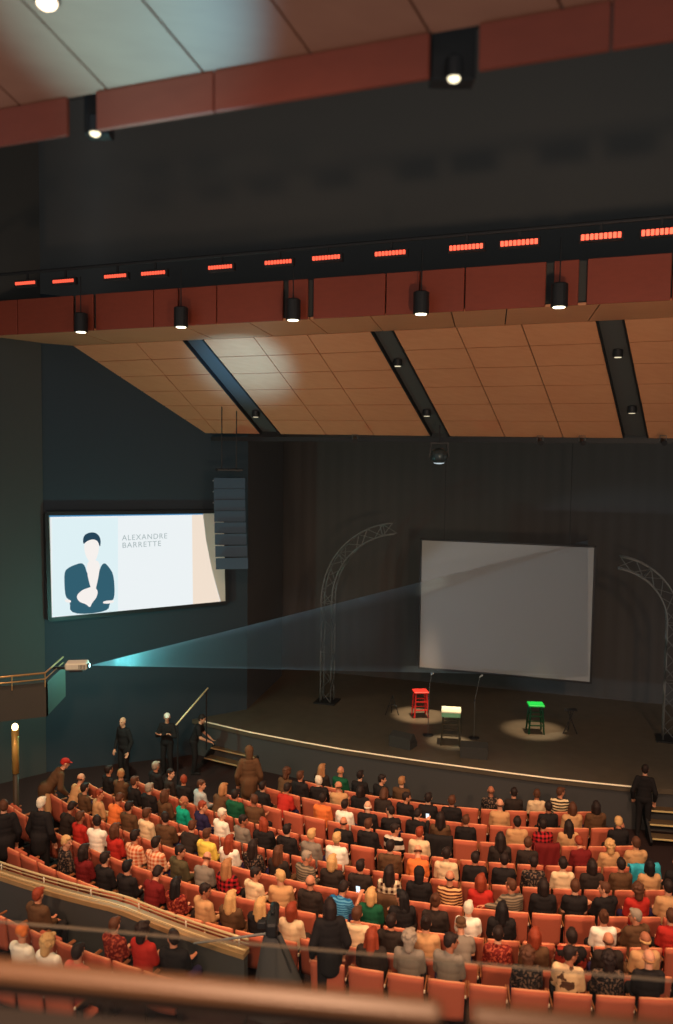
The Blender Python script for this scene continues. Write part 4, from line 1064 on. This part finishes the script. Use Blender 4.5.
stander(645, 771, 1.56, 'stand', -.4, 'hoodie', 'black', 'dark', 'short', 'dark-haired person in black standing at the right stage steps')
stander(322, 921, 1.56, 'stand', .2, 'coat', 'black', 'dark', 'bob', 'camera operator in black standing by the tripod at the end of the curved wall', scale=.95)

# draped coats over seat backs
def coat_on(px, py, col, label, rng=1, wide=.5):
    best = min(seats.values(), key=lambda s: (s['px']-px)**2+(s['py']-py)**2)
    r = MB(); nx, ns = 16, 22
    prof = []
    for j in range(ns+1):
        t = j/ns
        if t < .3: y, z = .03+.01*sin(t*9), .52+.37*(t/.3)
        elif t < .42: a = (t-.3)/.12*PI; y, z = .03-.075*(1-cos(a))/1.0*.9, .885+.03*sin(a)
        else: y, z = -.115-.03*(t-.42), .88-(t-.42)*.95
        prof.append((y, z))
    for j, (y, z) in enumerate(prof):
        for i in range(nx+1):
            s_ = -1+2*i/nx; nn = noise.noise(Vector((s_*2.2+px, z*3, px)))
            hem = nn*.09 if j > ns-4 else 0
            r.v.append((s_*wide/2*(1+.08*nn), y-.03*(1-s_*s_)-.025*abs(nn)-.012*sin(s_*9+j*.3), z+hem))
    for j in range(ns):
        for i in range(nx): a = j*(nx+1)+i; r.f.append((a, a+1, a+nx+2, a+nx+1))
    o = obj('draped_coat', r, garmat(col), None, True); o.location = best['P']; o.rotation_euler.z = -math.radians(best['ph'])
    m_ = o.modifiers.new('s', 'SOLIDIFY'); m_.thickness = .022; m_.offset = 1
    tag(o, label, 'coat')
coat_on(451, 840, 'black', 'black coat draped over a red seat back in the third row, centre right', wide=.56)
coat_on(399, 890, 'brown', 'brown fur-edged coat hung over a red seat, right of the blue striped shirt')
coat_on(557, 846, 'maroon', 'dark red coat covering a seat back right of the red plaid shirt', wide=.52)
coat_on(647, 862, 'cyan', 'bright turquoise jacket thrown over a seat near the right photo edge', wide=.6)

# video camera on tripod at the end of the curved wall
r0_, ph0 = hit_row(300, 925, 1.35); P = pol(row_r(7.75), 18.2); r = empty('video_camera_tripod', P, 'black video camera on tripod at the right end of the curved wall', 'video camera')
for a in (90, 210, 330):
    q = MB(); a = math.radians(a); q.cap((.02*cos(a), .02*sin(a), 1.15), (.42*cos(a), .42*sin(a), .03), .028, .018, 8); q.cap((.22*cos(a), .22*sin(a), .6), (.42*cos(a), .42*sin(a), .03), .024, .014, 8); obj('leg', q, BLACKM, r)
q = MB(); q.lathe((0, 0, 1.13), [(.07, 0), (.08, .05), (.05, .14)], 14); obj('head', q, BLACKM, r)
q = MB(); q.box((0, -.02, 1.38), (.16, .42, .2), None, .03); q.box((0, .1, 1.51), (.05, .2, .05), None, .015); cb = obj('camera_body', q, BLACKM, r)
q = MB(); q.cyl((0, .18, 1.38), (0, .42, 1.38), .06, .075, 16); obj('lens', q, BLACKM, cb, True)
q = MB(); q.box((-.14, -.16, 1.45), (.12, .1, .09), None, .01); obj('viewfinder', q, BLACKM, cb)
q = MB(); q.cap((.05, -.05, 1.25), (.3, -.6, 1.05), .014, .02, 8); obj('pan_handle', q, BLACKM, r)
q = MB(); q.cap((-.05, -.05, 1.25), (-1.1, -.1, 1.12), .02, .016, 8); obj('side_arm', q, TRUSS, r)
q = MB(); N_ = 16; rg = []
for z_, rr_ in ((1.22, .12), (1.0, .2), (.6, .32), (.2, .42), (.04, .46)): rg.append([(rr_*(1+.1*sin(k*3.1))*cos(2*PI*k/N_)+.12*(1.2-z_), rr_*.7*sin(2*PI*k/N_), z_) for k in range(N_)])
q.rings(rg, False); obj('cloth_cover', q, BLACK, r, True)

# ------------------------------------------------------------------ projector beam through the haze
hz = bpy.data.materials.new('haze'); hz.use_nodes = True; nt = hz.node_tree; nt.nodes.clear(); o_ = nt.nodes.new('ShaderNodeOutputMaterial'); vs = nt.nodes.new('ShaderNodeVolumeScatter')
vs.inputs['Density'].default_value = .06; vs.inputs['Anisotropy'].default_value = .2; vs.inputs['Color'].default_value = (.55, .78, 1, 1); nt.links.new(vs.outputs[0], o_.inputs['Volume'])
lens = PJ+Matrix.Rotation(math.radians(8), 3, 'Z') @ Vector((.27, -.05, .01))
T1 = [on_plane(419, 597, SCC-AN*.15, AN), on_plane(588, 540, SCC-AN*.15, AN), on_plane(588, 676, SCC-AN*.15, AN), on_plane(419, 665, SCC-AN*.15, AN)]
axis = (sum(T1, Vector())/4-lens).normalized()
hb = MB(); nv = 16
e1 = axis.cross(Vector((0, 0, 1))).normalized(); e2_ = e1.cross(axis)
hb.v = [tuple(lens+(t-lens)*.004) for t in T1]+[tuple(t) for t in T1]; hb.f = [(0, 1, 2, 3), (7, 6, 5, 4)]+[(i, i+4, (i+1) % 4+4, (i+1) % 4) for i in range(4)]
hz_o = obj('light_beam', hb, hz); tag(hz_o, 'pale blue projector light beam crossing the haze towards the stage screen', 'light beam')

# ------------------------------------------------------------------ lights
def spot(name, loc, target, power, angle, col, radius=.15, blend=.5):
    l = bpy.data.lights.new(name, 'SPOT'); l.energy = power; l.spot_size = math.radians(angle); l.spot_blend = blend; l.color = col; l.shadow_soft_size = radius
    o = bpy.data.objects.new(name, l); COL.objects.link(o); o.location = loc; o.rotation_euler = (Vector(target)-Vector(loc)).to_track_quat('-Z', 'Y').to_euler(); return o
WARM = (1.0, .60, .36)
for i, (lx, tx, pw) in enumerate(((-7, -4, 2900), (-1, -.5, 4300), (6, 5, 4300))):
    spot('house_light', (lx, -1.0, H+3.2), (tx, 15.0, .8), pw, 62, WARM, .5, .9)
for i, (lx, ly, tx, ty) in enumerate(((-4.5, 12.5, -4.5, 16.0), (1.0, 11.5, .5, 14.5), (6.0, 10.0, 5.0, 13.5))):
    spot('catwalk_light', (lx, ly, H+7.4), (tx, ty, .5), 5200, 52, WARM, .25, .8)
spot('projector_light', lens, sum(T1, Vector())/4, 1100, 29, (.62, .82, 1.0), .03, .35)
for px, py, pw, ang, cc in ((420, 716, 9000, 12, (1, .8, .55)), (450, 744, 9500, 9, (1, .85, .6)), (535, 731, 5600, 13, (1, .8, .55))):
    p = on_z(px, py, STAGE_Z); spot('stage_spot', p+Vector((.6, -.8, 9)), p+Vector((0, .1, 0)), pw, ang, cc, .05, .7)
pt = bpy.data.lights.new('added_teal_point', 'POINT'); pt.energy = 240; pt.color = (.25, .95, .8); pt.shadow_soft_size = .1; po = bpy.data.objects.new('added_teal_point', pt); COL.objects.link(po); po.location = lens+Vector((.35, 1.5, -.1))  # added lamp for the teal glow around the projector
# added cool spots standing in for bluish reflections on the ceilings
spot('added_cool_spot', (-2.5, 15.5, H-1.0), onmain(244, 364), 3400, 30, (.18, .56, 1.0), .2, 1)
spot('added_cool_spot', (-1.7, 5.4, H-1.2), Vector((-1.55, 5.8, H+2.9)), 2300, 32, (.16, .66, .95), .1, 1)
# warm wash on the ceilings
spot('ceiling_wash', (3, 4, H-2.5), onmain(480, 370), 2100, 75, (1, .68, .44), .4, 1)
spot('ceiling_wash', (-4, 8, H-3.0), onmain(120, 370), 900, 75, (1, .66, .44), .4, 1)
spot('truss_light', Vector((1.5, 17, H-2)), at_y(335, 620, A0.y), 300, 22, (.9, .95, 1), .1, .8)
spot('truss_light', Vector((5, 15, H-2)), at_y(664, 640, B0.y), 120, 20, (.9, .95, 1), .1, .8)

wo = bpy.data.worlds.new('world'); SC.world = wo; wo.use_nodes = True; bg = wo.node_tree.nodes['Background']; bg.inputs[0].default_value = (1.0, .985, .95, 1); bg.inputs[1].default_value = .43
SC.cycles.volume_bounces = 0; SC.cycles.max_bounces = 6; SC.cycles.sample_clamp_indirect = 4
try: SC.cycles.use_denoising = True
except Exception: pass
